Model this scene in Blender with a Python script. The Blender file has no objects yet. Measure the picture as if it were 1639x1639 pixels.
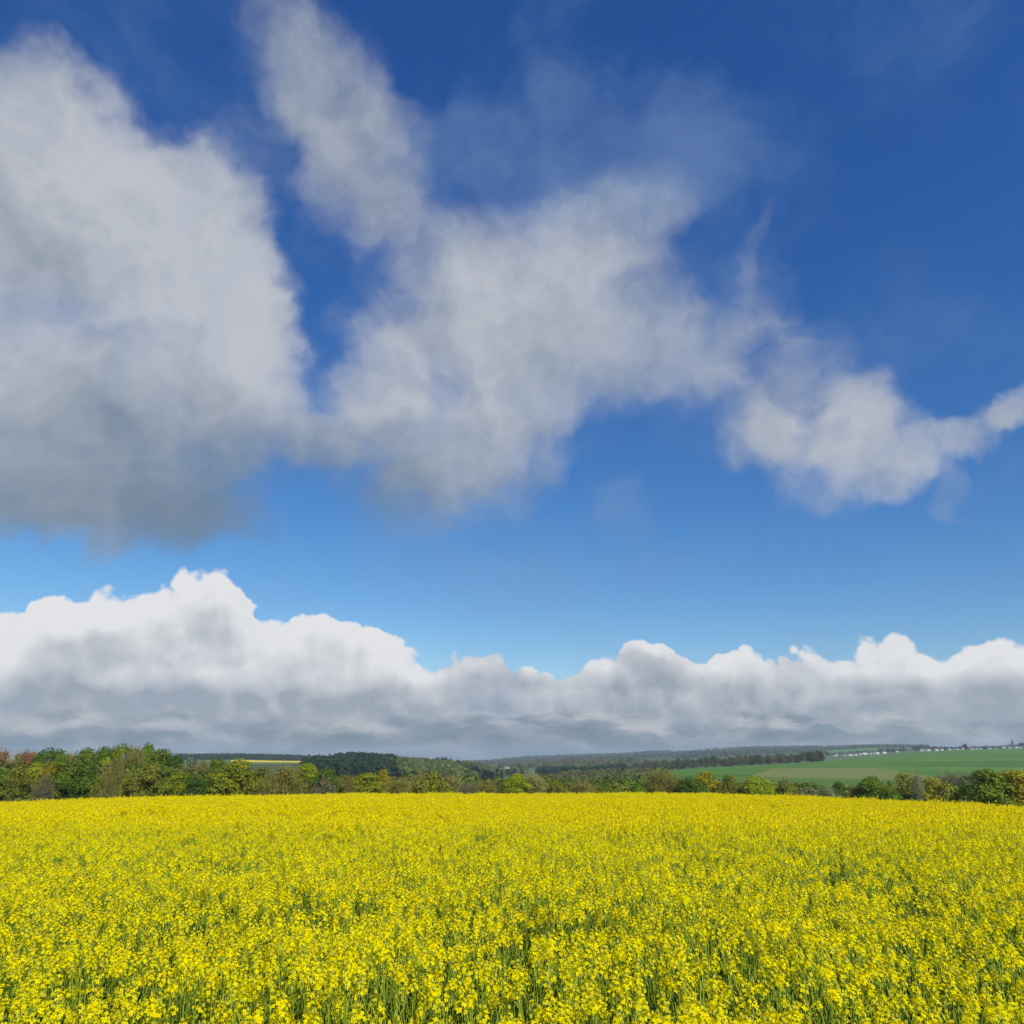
import bpy, math, random
import numpy as np
from mathutils import Vector, Matrix, noise as mnoise

sc = bpy.context.scene
R = math.radians
# ------------------------------------------------------------------ camera
PITCH = R(17.4)
FPX = 1262.0                       # focal length in photo pixels (1639 wide)
EYE = Vector((0.0, 0.0, 2.25))
cam_d = bpy.data.cameras.new('camera')
cam = bpy.data.objects.new('camera', cam_d)
sc.collection.objects.link(cam)
cam.location = EYE
cam.rotation_euler = (R(90) + PITCH, 0, 0)
cam_d.sensor_width = 36.0
cam_d.lens = 36.0 * FPX / 1639.0
cam_d.clip_start = 0.1
cam_d.clip_end = 60000
sc.camera = cam

# ------------------------------------------------------------------ light
SUN_EL, SUN_AZ = R(40), R(148)     # azimuth clockwise from the view direction (+Y)
sun_dir = Vector((math.sin(SUN_AZ) * math.cos(SUN_EL), math.cos(SUN_AZ) * math.cos(SUN_EL), math.sin(SUN_EL)))
sd = bpy.data.lights.new('sun', 'SUN')
sd.energy = 5.0
sd.angle = R(0.55)
sd.color = (1.0, 0.955, 0.88)
so = bpy.data.objects.new('sun', sd)
sc.collection.objects.link(so)
so.rotation_euler = (-sun_dir).to_track_quat('-Z', 'Y').to_euler()
so.location = (0, 0, 50)

vs = sc.view_settings
vs.view_transform = 'Standard'
vs.look = 'None'
vs.gamma = 1.0
vs.exposure = 0.0

def pdir(px, py):
    """direction towards a pixel of the photograph"""
    u, v = (px - 819.5) / FPX, (819.5 - py) / FPX
    cp, sp = math.cos(PITCH), math.sin(PITCH)
    return Vector((u, cp - v * sp, sp + v * cp)).normalized()

# ------------------------------------------------------------------ world: physical sky with clouds at infinity
world = bpy.data.worlds.new('World')
sc.world = world
world.use_nodes = True
wt = world.node_tree
wt.nodes.clear()

class NG:
    """tiny expression helper for shader nodes"""
    def __init__(s, tree):
        s.t = tree
    def new(s, kind, **kw):
        n = s.t.nodes.new(kind)
        for k, v in kw.items():
            setattr(n, k, v)
        return n
    def put(s, sock, v):
        if isinstance(v, bpy.types.NodeSocket):
            s.t.links.new(v, sock)
        elif v is not None:
            if hasattr(sock, 'default_value'):
                if sock.type == 'RGBA' and len(v) == 3:
                    v = (*v, 1.0)
                sock.default_value = v
    def m(s, op, a, b=None, c=None, clamp=False):
        n = s.new('ShaderNodeMath', operation=op, use_clamp=clamp)
        s.put(n.inputs[0], a); s.put(n.inputs[1], b); s.put(n.inputs[2], c)
        return n.outputs[0]
    def add(s, a, b): return s.m('ADD', a, b)
    def sub(s, a, b): return s.m('SUBTRACT', a, b)
    def mul(s, a, b): return s.m('MULTIPLY', a, b)
    def mad(s, a, b, c): return s.m('MULTIPLY_ADD', a, b, c)
    def vm(s, op, a, b=None, c=None, scale=None):
        n = s.new('ShaderNodeVectorMath', operation=op)
        s.put(n.inputs[0], a); s.put(n.inputs[1], b); s.put(n.inputs[2], c)
        if scale is not None: s.put(n.inputs['Scale'], scale)
        return n.outputs['Value'] if op in ('DOT_PRODUCT', 'LENGTH', 'DISTANCE') else n.outputs['Vector']
    def noise(s, vec, scale, detail=4, rough=0.55, lac=2.0, out='Fac', dist=0.0):
        n = s.new('ShaderNodeTexNoise', noise_dimensions='3D')
        s.put(n.inputs['Vector'], vec)
        n.inputs['Scale'].default_value = scale
        n.inputs['Detail'].default_value = detail
        n.inputs['Roughness'].default_value = rough
        n.inputs['Lacunarity'].default_value = lac
        n.inputs['Distortion'].default_value = dist
        return n.outputs[out]
    def rng(s, v, a, b, c=0.0, d=1.0, kind='SMOOTHSTEP'):
        n = s.new('ShaderNodeMapRange', interpolation_type=kind, clamp=True)
        for k, x in zip(('Value', 'From Min', 'From Max', 'To Min', 'To Max'), (v, a, b, c, d)):
            s.put(n.inputs[k], x)
        return n.outputs[0]
    def mix(s, f, a, b, blend='MIX'):
        n = s.new('ShaderNodeMix', data_type='RGBA', blend_type=blend)
        n.clamp_factor = True
        s.put(n.inputs[0], f); s.put(n.inputs[6], a); s.put(n.inputs[7], b)
        return n.outputs[2]
    def comb(s, x, y, z):
        n = s.new('ShaderNodeCombineXYZ')
        s.put(n.inputs[0], x); s.put(n.inputs[1], y); s.put(n.inputs[2], z)
        return n.outputs[0]
    def sep(s, v):
        n = s.new('ShaderNodeSeparateXYZ'); s.put(n.inputs[0], v)
        return n.outputs
    def curve(s, x, pts):
        """piecewise smooth function; pts = [(x, y)] with y in 0..1, x in 0..1"""
        n = s.new('ShaderNodeFloatCurve')
        c = n.mapping.curves[0]
        n.mapping.use_clip = False
        c.points[0].location = pts[0]; c.points[1].location = pts[-1]
        for p in pts[1:-1]:
            c.points.new(*p)
        n.mapping.update()
        s.put(n.inputs['Value'], x)
        return n.outputs[0]

def build_sky():
    g = NG(wt)
    tc = g.new('ShaderNodeTexCoord')
    D = tc.outputs['Generated']
    sky = g.new('ShaderNodeTexSky', sky_type='NISHITA')
    sky.sun_disc = False
    sky.sun_elevation = SUN_EL
    sky.sun_rotation = SUN_AZ
    sky.altitude = 350
    sky.air_density = 1.0
    sky.dust_density = 0.6
    sky.ozone_density = 2.2
    gam = g.new('ShaderNodeHueSaturation')
    gam.inputs['Saturation'].default_value = SKY_SAT
    gam.inputs['Value'].default_value = 1.0
    g.put(gam.inputs['Color'], sky.outputs[0])
    c0 = g.sep(g.vm('MULTIPLY', gam.outputs[0], SKY_TINT))
    clear = g.comb(g.mul(g.m('POWER', c0[0], 1.30), 0.67), g.mul(g.m('POWER', c0[1], 1.12), 0.90), g.mul(g.m('POWER', c0[2], 0.85), 1.33))

    dx, dy, dz = g.sep(D)
    hyp = g.m('SQRT', g.mad(dx, dx, g.mul(dy, dy)))
    az = g.m('ARCTAN2', dx, dy)
    el = g.m('ARCTAN2', dz, hyp)
    # ---------- turbulence shared by all cloud layers
    w1 = g.vm('SUBTRACT', g.noise(D, 4.5, 3, 0.5, out='Color'), (0.5, 0.5, 0.5))
    w2 = g.vm('SUBTRACT', g.noise(D, 17, 3, 0.55, out='Color'), (0.5, 0.5, 0.5))
    Dw = g.vm('MULTIPLY_ADD', w1, (0.085,) * 3, D)
    Dw = g.vm('MULTIPLY_ADD', w2, (0.06,) * 3, Dw)

    def blobs(vec, lst, spread=1.6):
        acc = None
        for (px, py, rx, ry, rot, wgt) in lst:
            c = pdir(px, py)
            cr, sr = math.cos(R(rot)), math.sin(R(rot))
            A = pdir(px + rx * cr, py + rx * sr) - c
            B = pdir(px - ry * sr, py + ry * cr) - c
            A = A / A.length_squared; B = B / B.length_squared
            u = g.add(g.vm('DOT_PRODUCT', vec, tuple(A)), -c.dot(A))
            v = g.add(g.vm('DOT_PRODUCT', vec, tuple(B)), -c.dot(B))
            r2 = g.mad(u, u, g.mul(v, v))
            f = g.rng(r2, spread, 0.0, 0.0, wgt)
            acc = f if acc is None else g.add(acc, f)
        return acc

    # ---------- the bank of cumulus along the horizon: rows of cloud, far to near
    A0, A1 = R(-75), R(75)
    azn = g.rng(az, A0, A1, 0, 1, 'LINEAR')
    H0, H1 = R(-2), R(22)
    def hcurve(pts):
        out = []
        for px, py in pts:
            d = pdir(px, py)
            a = math.atan2(d.x, d.y); e = math.atan2(d.z, math.hypot(d.x, d.y))
            out.append(((a - A0) / (A1 - A0), (e - H0) / (H1 - H0)))
        lo, hi = out[0][1], out[-1][1]
        out = [(0.0, lo * 0.9), (out[0][0] * 0.5, lo * 1.15)] + out + [((out[-1][0] + 1) / 2, hi * 1.1), (1.0, hi * 0.85)]
        return g.rng(g.curve(azn, out), 0, 1, H0, H1, 'LINEAR')
    ae = g.comb(az, g.mul(el, 1.0), 0.0)
    L = (0.010, 0.014, 0.0)        # towards the light as seen on the clouds: up and to the right
    def billow(vec, scale):
        n = g.new('ShaderNodeTexVoronoi', feature='F1', voronoi_dimensions='3D')
        g.put(n.inputs['Vector'], vec)
        n.inputs['Scale'].default_value = scale
        n.inputs['Detail'].default_value = 1.0
        n.inputs['Roughness'].default_value = 0.45
        return n.outputs['Distance']
    wv = g.vm('SUBTRACT', g.noise(ae, 26, 3, 0.6, out='Color'), (0.5, 0.5, 0.5))
    bk = g.vm('MULTIPLY_ADD', wv, (0.022, 0.022, 0.0), ae)
    bk2 = g.vm('ADD', bk, L)
    return_rows = []
    col = clear
    f1 = g.noise(bk, 12, 6, 0.52)
    f2 = g.noise(bk2, 12, 6, 0.52)
    b1 = billow(bk, 30)
    b2 = billow(bk2, 30)
    relief = g.add(g.mul(g.sub(f1, f2), 2.2), g.mul(g.sub(b2, b1), 0.42))
    edge = g.add(g.mul(g.sub(f1, 0.5), 0.085), g.mul(g.sub(0.45, b1), 0.026))
    big = g.noise(ae, 7, 3, 0.5)
    ast = g.vm('MULTIPLY', bk, (1.0, 3.6, 1.0))
    band = g.noise(ast, 13, 5, 0.55)
    bandrel = g.sub(band, g.noise(g.vm('ADD', ast, (0.012, 0.05, 0.0)), 13, 3, 0.5))
    bshade = blobs(g.vm('MULTIPLY_ADD', w2, (0.05,) * 3, D), BANKSHADE, 1.8)
    def row(col, pts, lit, base, fall, soft, amp, rel, op=1.0, flat=False, floor=None):
        top = hcurve(pts)
        d = g.sub(g.mad(edge, amp, top), el)          # depth below the top of this row
        a = g.mul(g.rng(d, 0.0, g.mul(g.rng(big, 0.35, 0.65, 0.7, 3.0), soft)), op)
        s = g.rng(d, fall * 0.12, fall, 1.08, 0.0, 'SMOOTHSTEP')
        if floor:
            hb = hcurve(floor)
            up = g.sub(el, g.mad(g.sub(f1, 0.5), 0.035, hb))
            s = g.add(g.mul(g.rng(up, R(-0.5), R(1.5)), 0.70), g.mul(s, 0.42))
            s = g.add(g.mad(relief, rel, s), g.mul(g.sub(big, 0.5), 0.5))
            s = g.sub(s, bshade)
        elif flat:
            s = g.add(g.mad(bandrel, rel, g.mul(s, 0.55)), g.mul(g.sub(band, 0.41), 3.0))
        else:
            s = g.add(g.mad(relief, rel, s), g.mul(g.sub(big, 0.5), 0.55))
        s = g.m('MAXIMUM', g.m('MINIMUM', s, 1.15), 0.0)
        return g.mix(a, col, g.mix(s, base, lit))
    top1 = [(0, 985), (28, 980), (50, 950), (62, 938), (95, 938), (115, 952), (168, 928), (215, 932), (280, 908), (330, 896), (362, 906),
            (400, 940), (440, 968), (500, 968), (560, 990), (600, 996), (645, 1003), (690, 1038), (730, 1020), (790, 1026), (830, 1062),
            (880, 1066), (925, 1046), (965, 1028), (1010, 1024), (1060, 1034), (1105, 1042), (1150, 1022), (1205, 1034), (1260, 1040), (1310, 1036),
            (1350, 1022), (1400, 1014), (1460, 1020), (1505, 1030), (1530, 1012), (1580, 1008), (1639, 1008)]
    col = row(col, top1, C_W1, C_G1, R(5.5), R(0.22), 1.0, 0.75, floor=[(0, 1112), (120, 1100), (250, 1108), (420, 1112), (560, 1106), (690, 1098), (800, 1090), (930, 1094), (1080, 1092), (1200, 1100), (1330, 1098), (1450, 1104), (1639, 1098)])
    top3 = [(0, 1118), (120, 1125), (260, 1122), (420, 1128), (560, 1118), (700, 1125), (840, 1120), (1000, 1126), (1150, 1130), (1300, 1124), (1450, 1130), (1639, 1122)]
    col = row(col, top3, C_W3, C_G3, R(1.6), R(0.7), 0.55, 1.6, 0.85, True)
    top4 = [(0, 1158), (160, 1150), (300, 1160), (480, 1152), (640, 1160), (820, 1150), (1000, 1160), (1200, 1155), (1400, 1162), (1639, 1156)]
    col = row(col, top4, C_W4, C_G4, R(1.3), R(0.6), 0.35, 1.3, 0.85, True)

    # ---------- the loose high clouds
    LQ = tuple(Vector((0.018, -0.004, 0.026)))
    Dl = g.vm('ADD', Dw, LQ)
    n1 = g.noise(Dw, 5.5, 8, 0.56)
    n2 = g.noise(Dl, 5.5, 4, 0.50)
    nf = g.noise(Dw, 1.9, 2, 0.5)
    relief2 = g.sub(n1, n2)
    M = blobs(Dw, CLOUDS, 2.1)
    dens = g.mad(g.mul(g.sub(n1, 0.5), N_AMP), g.m('MINIMUM', g.mad(M, 1.3, 0.25), 1.15), M)
    dens = g.m('MAXIMUM', g.sub(dens, 0.16), 0.0)
    alpha = g.sub(1.0, g.m('EXPONENT', g.mul(g.m('POWER', dens, 1.7), -1.15)))
    shade = blobs(Dw, SHADE)
    lit = g.add(g.add(g.mul(relief2, 1.5), 0.70), g.mul(g.sub(nf, 0.5), 0.8))
    lit = g.add(g.mul(lit, g.sub(1.0, shade)), g.mul(relief2, 0.9))
    lit = g.m('MAXIMUM', g.m('MINIMUM', lit, 1.1), 0.0)
    ccol = g.mix(lit, C_HG, C_HW)
    col = g.mix(g.mul(alpha, 0.985), col, ccol)
    # thin torn veil in the upper right
    veil = g.rng(g.add(g.mul(g.noise(Dw, 5.0, 8, 0.62), 1.0), g.mul(blobs(Dw, VEIL), 0.30)), 0.47, 0.98, 0.0, 0.46)
    col = g.mix(veil, col, C_VEIL)
    bg = g.new('ShaderNodeBackground')
    g.put(bg.inputs['Color'], col)
    bg.inputs['Strength'].default_value = SKY_STR
    out = g.new('ShaderNodeOutputWorld')
    wt.links.new(bg.outputs[0], out.inputs['Surface'])

SKY_STR = 0.10
SKY_SAT = 1.22
SKY_TINT = (0.98, 0.96, 1.17)
def lc(r, g_, b, k=1.0):
    """sRGB 0..255 seen in the picture -> radiance before the background strength"""
    f = lambda c: ((c / 255 + 0.055) / 1.055) ** 2.4 if c > 10 else c / 255 / 12.92
    return (f(r) / SKY_STR * k, f(g_) / SKY_STR * k, f(b) / SKY_STR * k)
C_W1, C_G1 = lc(229, 230, 232), lc(156, 165, 178)
C_W2, C_G2 = lc(198, 200, 204), lc(132, 146, 162)
C_W3, C_G3 = lc(192, 193, 197), lc(122, 138, 152)
C_W4, C_G4 = lc(144, 152, 162), lc(110, 126, 136)
C_HW, C_HG = lc(190, 194, 202), lc(114, 132, 152)
C_VEIL = lc(125, 152, 190)
N_AMP = 2.3
CLOUDS = [  # px, py, rx, ry, rotation, weight
    (30, 230, 200, 130, 15, .9), (160, 300, 180, 140, 30, .95), (280, 390, 140, 140, 40, .85), (110, 520, 330, 260, 0, 1.1), (360, 540, 115, 160, -10, .9),
    (200, 720, 240, 130, 0, .95), (240, 820, 130, 60, 0, .6), (20, 690, 200, 150, 0, .8), (60, 110, 120, 50, 10, .35), (20, 470, 150, 140, 0, .5), (375, 430, 80, 140, -12, .75), (430, 570, 60, 110, -6, .7), (225, 845, 190, 50, 0, .6), (60, 820, 120, 50, 0, .4),
    (425, 130, 90, 110, 40, .40), (480, 270, 80, 90, 40, .38),
    (450, 40, 120, 100, 40, .58), (540, 150, 120, 110, 50, .62), (585, 260, 115, 120, 40, .68), (540, 320, 90, 70, 0, .25), (655, 370, 100, 70, 45, .32), (690, 440, 130, 90, 40, .34), (330, 250, 90, 90, 30, .45), (700, 825, 130, 60, 0, .38), (650, 500, 90, 70, 0, .22),
    (590, 585, 70, 90, 0, .75), (570, 660, 80, 70, 0, .55), (510, 715, 50, 42, 0, .72), (620, 740, 130, 80, 10, .55), (720, 640, 140, 140, 0, .72), (800, 560, 150, 140, 0, .78),
    (880, 450, 160, 130, -20, .85), (970, 360, 110, 80, -10, .55), (1090, 330, 60, 60, 0, .12), (960, 540, 140, 110, 0, .66), (1070, 580, 120, 90, 10, .66), (1180, 565, 90, 70, 0, .40),
    (1230, 480, 60, 60, 30, .25), (1300, 540, 70, 40, 30, .25), (1210, 390, 20, 90, 5, .28), (820, 700, 100, 100, 0, .6), (720, 790, 120, 70, 0, .45), (880, 790, 36, 70, 0, .18), (1005, 812, 22, 22, 0, .25),
    (1200, 700, 70, 50, -20, .8), (1300, 665, 110, 70, 0, .95), (1400, 705, 95, 85, 0, .95), (1340, 765, 130, 58, 0, .7), (1330, 600, 90, 50, 15, .25),
    (1505, 715, 65, 34, -20, .55), (1575, 685, 68, 38, -40, .9), (1630, 655, 40, 25, -20, .6), (1530, 785, 30, 38, 0, .6), (1620, 745, 40, 25, 0, .25),
    (1275, 1026, 36, 22, 0, .42), (1050, 1048, 60, 26, 10, .55), (1220, 40, 36, 60, 20, .18),
]
SHADE = [
    (180, 900, 520, 270, 0, 0.85), (640, 850, 330, 200, 0, 0.40), (560, 330, 260, 200, 0, 0.15), (900, 640, 160, 130, 0, 0.10),
    (1050, 560, 300, 120, 0, 0.12), (1275, 1022, 90, 45, 0, 0.5), (1050, 1045, 110, 50, 0, 0.5), (560, 100, 200, 160, 0, 0.18), (340, 420, 200, 240, 0, -0.22), (880, 480, 200, 160, 0, -0.10),
]
BANKSHADE = [(125, 1050, 70, 45, 0, .45), (740, 1055, 90, 35, 0, .42), (1050, 1062, 80, 35, 10, .42), (1235, 1075, 70, 30, 0, .30), (1400, 1085, 160, 22, 0, .20), (1600, 1078, 80, 30, 0, .20), (300, 1000, 90, 50, 20, .14), (540, 1040, 60, 50, 0, .18), (900, 1085, 120, 24, 0, .25)]
VEIL = [(960, 230, 330, 130, 0, 0.9), (760, 280, 160, 120, 0, 0.5), (430, 250, 160, 180, 0, 0.5), (1100, 330, 260, 160, 0, 0.6), (1400, 560, 300, 160, 20, 0.2), (900, 880, 300, 70, 0, 0.5), (1000, 800, 60, 40, 0, 0.7), (760, 930, 140, 50, 0, 0.4)]
build_sky()
world.cycles.sampling_method = 'MANUAL'
world.cycles.sample_map_resolution = 512
cy = sc.cycles
cy.use_adaptive_sampling = True
cy.adaptive_threshold = 0.015
cy.adaptive_min_samples = 16
cy.use_denoising = True
cy.denoiser = 'OPENIMAGEDENOISE'
cy.denoising_input_passes = 'RGB_ALBEDO_NORMAL'
cy.max_bounces = 6
cy.diffuse_bounces = 3
cy.glossy_bounces = 1
cy.transmission_bounces = 3
cy.transparent_max_bounces = 4
cy.volume_bounces = 1
cy.caustics_reflective = False
cy.caustics_refractive = False

# ================================================================== helpers
ROOT = sc.collection.objects
def link(o):
    ROOT.link(o); return o
def tag(o, label=None, cat=None, group=None, kind=None):
    if label: o['label'] = label
    if cat: o['category'] = cat
    if group: o['group'] = group
    if kind: o['kind'] = kind
    return o

class Buf:
    """collects vertices and faces with a material index"""
    def __init__(s):
        s.v = []; s.q = []; s.t = []; s.qm = []; s.tm = []; s.n = 0
    def add(s, v, quads=None, tris=None, mat=0):
        v = np.asarray(v, dtype=np.float64).reshape(-1, 3)
        if quads is not None and len(quads):
            quads = np.asarray(quads) + s.n
            s.q.append(quads); s.qm.append(np.full(len(quads), mat))
        if tris is not None and len(tris):
            tris = np.asarray(tris) + s.n
            s.t.append(tris); s.tm.append(np.full(len(tris), mat))
        s.v.append(v); s.n += len(v)
    def arrays(s):
        V = np.concatenate(s.v) if s.v else np.zeros((0, 3))
        Q = np.concatenate(s.q) if s.q else np.zeros((0, 4), int)
        T = np.concatenate(s.t) if s.t else np.zeros((0, 3), int)
        QM = np.concatenate(s.qm) if s.qm else np.zeros(0, int)
        TM = np.concatenate(s.tm) if s.tm else np.zeros(0, int)
        return V, Q, T, QM, TM
    def merge(s, other, M=None, scale=1.0, rotz=0.0, off=(0, 0, 0)):
        V, Q, T, QM, TM = other.arrays()
        c, sn = math.cos(rotz), math.sin(rotz)
        W = V * np.asarray(scale)
        W = np.stack([W[:, 0] * c - W[:, 1] * sn, W[:, 0] * sn + W[:, 1] * c, W[:, 2]], 1) + np.asarray(off)
        if len(Q): s.q.append(Q + s.n); s.qm.append(QM)
        if len(T): s.t.append(T + s.n); s.tm.append(TM)
        s.v.append(W); s.n += len(W)

def to_mesh(name, bufs, mats, smooth=False, extra=0):
    """bufs: a Buf; extra: number of loose points appended at the end"""
    V, Q, T, QM, TM = bufs.arrays()
    me = bpy.data.meshes.new(name)
    nv, nq, nt = len(V) + extra, len(Q), len(T)
    me.vertices.add(nv)
    if extra:
        V = np.concatenate([V, np.zeros((extra, 3))])
    me.vertices.foreach_set('co', V.astype(np.float32).ravel())
    me.loops.add(nq * 4 + nt * 3)
    me.polygons.add(nq + nt)
    me.loops.foreach_set('vertex_index', np.concatenate([Q.ravel(), T.ravel()]).astype(np.int32))
    ls = np.concatenate([np.arange(nq) * 4, nq * 4 + np.arange(nt) * 3]).astype(np.int32)
    me.polygons.foreach_set('loop_start', ls)
    me.polygons.foreach_set('material_index', np.concatenate([QM, TM]).astype(np.int32))
    if smooth:
        me.polygons.foreach_set('use_smooth', np.ones(nq + nt, dtype=bool))
    me.update(calc_edges=True)
    for m in mats: me.materials.append(m)
    return me

def obj(name, me, parent=None, loc=None):
    o = bpy.data.objects.new(name, me)
    link(o)
    if parent is not None: o.parent = parent
    if loc is not None: o.location = loc
    return o

def tube(buf, pts, rad, sides=5, mat=0):
    pts = np.asarray(pts, float); n = len(pts)
    rad = np.broadcast_to(np.asarray(rad, float), (n,))
    d = np.gradient(pts, axis=0)
    d /= np.linalg.norm(d, axis=1)[:, None] + 1e-9
    up = np.array([1.0, 0, 0]) if abs(d[0][0]) < 0.9 else np.array([0, 1.0, 0])
    a = np.cross(d, up); a /= np.linalg.norm(a, axis=1)[:, None] + 1e-9
    b = np.cross(d, a)
    th = np.arange(sides) / sides * 2 * np.pi
    ring = a[:, None, :] * np.cos(th)[None, :, None] + b[:, None, :] * np.sin(th)[None, :, None]
    V = (pts[:, None, :] + ring * rad[:, None, None]).reshape(-1, 3)
    q = []
    for i in range(n - 1):
        for j in range(sides):
            k = (j + 1) % sides
            q.append((i * sides + j, i * sides + k, (i + 1) * sides + k, (i + 1) * sides + j))
    buf.add(V, quads=q, mat=mat)

def leaf_quads(buf, P, N, size, rng, mat=0, aspect=0.7):
    """one small leaf-clump face at each point P facing N"""
    n = len(P)
    r = rng.normal(size=(n, 3))
    N = N / (np.linalg.norm(N, axis=1)[:, None] + 1e-9)
    a = np.cross(N, r); a /= np.linalg.norm(a, axis=1)[:, None] + 1e-9
    b = np.cross(N, a)
    s = (np.asarray(size) * rng.uniform(0.6, 1.35, n))[:, None]
    bend = N * s * 0.18
    V = np.stack([P - a * s, P - b * s * aspect - bend, P + a * s * 1.0, P + b * s * aspect - bend], 1).reshape(-1, 3)
    Q = np.arange(n * 4).reshape(-1, 4)
    buf.add(V, quads=Q, mat=mat)

def nm(name):
    m = bpy.data.materials.new(name)
    m.use_nodes = True
    m.node_tree.nodes.clear()
    return m, NG(m.node_tree)
def surf(m, g, shader):
    o = g.new('ShaderNodeOutputMaterial')
    m.node_tree.links.new(shader, o.inputs['Surface'])
def principled(g, col, rough=0.7, spec=0.3, normal=None):
    n = g.new('ShaderNodeBsdfPrincipled')
    g.put(n.inputs['Base Color'], col)
    g.put(n.inputs['Roughness'], rough)
    n.inputs['Specular IOR Level'].default_value = spec
    if normal is not None: g.put(n.inputs['Normal'], normal)
    return n.outputs[0]
def leafy(g, col, trans, tcol=None, rough=0.55, spec=0.25):
    t = g.new('ShaderNodeBsdfTranslucent'); g.put(t.inputs['Color'], tcol if tcol is not None else col)
    x = g.new('ShaderNodeMixShader'); x.inputs[0].default_value = trans
    g.t.links.new(principled(g, col, rough, spec), x.inputs[1])
    g.t.links.new(t.outputs[0], x.inputs[2])
    return x.outputs[0]

# ------------------------------------------------------------------ materials
def inst_rand(g, name='tint'):
    a = g.new('ShaderNodeAttribute', attribute_type='INSTANCER', attribute_name=name)
    return a
def mat_petal():
    m, g = nm('petal')
    oi = g.new('ShaderNodeNewGeometry')
    rnd = oi.outputs['Random Per Island']
    c = g.mix(rnd, (0.94, 0.78, 0.001), (0.975, 0.89, 0.005))
    surf(m, g, leafy(g, c, 0.45, g.vm('MULTIPLY', c, (1.0, 0.98, 0.5)), 0.8, 0.03))
    return m
def mat_stem():
    m, g = nm('crop_stem')
    ge = g.new('ShaderNodeNewGeometry')
    c = g.mix(ge.outputs['Random Per Island'], (0.17, 0.26, 0.016), (0.34, 0.42, 0.030))
    surf(m, g, principled(g, c, 0.5, 0.35))
    return m
def mat_cropleaf():
    m, g = nm('crop_leaf')
    ge = g.new('ShaderNodeNewGeometry')
    c = g.mix(ge.outputs['Random Per Island'], (0.07, 0.125, 0.012), (0.18, 0.26, 0.020))
    surf(m, g, leafy(g, c, 0.3, None, 0.45, 0.35))
    return m
def mat_bud():
    m, g = nm('bud')
    ge = g.new('ShaderNodeNewGeometry')
    c = g.mix(ge.outputs['Random Per Island'], (0.33, 0.38, 0.02), (0.60, 0.52, 0.015))
    surf(m, g, leafy(g, c, 0.2))
    return m
M_PETAL, M_STEM, M_CLEAF, M_BUD = mat_petal(), mat_stem(), mat_cropleaf(), mat_bud()

def mat_leaf_obj():
    """foliage of the single trees: the tree's own leaf colour with leaf to leaf variation"""
    m, g = nm('tree_foliage')
    oi = g.new('ShaderNodeObjectInfo')
    ge = g.new('ShaderNodeNewGeometry')
    tc = g.new('ShaderNodeTexCoord')
    n = g.noise(tc.outputs['Object'], 0.55, 3, 0.6)
    k = g.add(g.mul(ge.outputs['Random Per Island'], 0.45), g.mul(g.rng(n, 0.25, 0.75), 0.8))
    c = g.vm('MULTIPLY', oi.outputs['Color'], g.comb(g.mad(k, 0.55, 0.62), g.mad(k, 0.48, 0.68), g.mad(k, 0.30, 0.75)))
    surf(m, g, leafy(g, c, 0.30, g.vm('MULTIPLY', c, (1.2, 1.25, 0.7)), 0.6, 0.15))
    return m
def mat_leaf_inst():
    m, g = nm('wood_foliage')
    a = inst_rand(g, 'tcol')
    ge = g.new('ShaderNodeNewGeometry')
    k = ge.outputs['Random Per Island']
    c = g.vm('MULTIPLY', a.outputs['Color'], g.comb(g.mad(k, 0.45, 0.78), g.mad(k, 0.4, 0.8), g.mad(k, 0.3, 0.85)))
    surf(m, g, leafy(g, c, 0.25, None, 0.7, 0.1))
    return m
def mat_bark(name, col):
    m, g = nm(name)
    tc = g.new('ShaderNodeTexCoord')
    n = g.noise(g.vm('MULTIPLY', tc.outputs['Object'], (6, 6, 1.2)), 1.0, 4, 0.6)
    c = g.mix(n, tuple(x * 0.55 for x in col), tuple(min(1, x * 1.35) for x in col))
    surf(m, g, principled(g, c, 0.85, 0.1))
    return m
M_LEAF, M_WOOD = mat_leaf_obj(), mat_leaf_inst()
M_BARK = mat_bark('bark', (0.11, 0.085, 0.06))
M_PALE = mat_bark('pale_bark', (0.36, 0.31, 0.23))
def mat_twig():
    m, g = nm('twigs')
    oi = g.new('ShaderNodeObjectInfo')
    ge = g.new('ShaderNodeNewGeometry')
    c = g.vm('MULTIPLY', oi.outputs['Color'], g.comb(*[g.mad(ge.outputs['Random Per Island'], 0.5, 0.7)] * 3))
    surf(m, g, principled(g, c, 0.8, 0.1))
    return m
M_TWIG = mat_twig()

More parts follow.
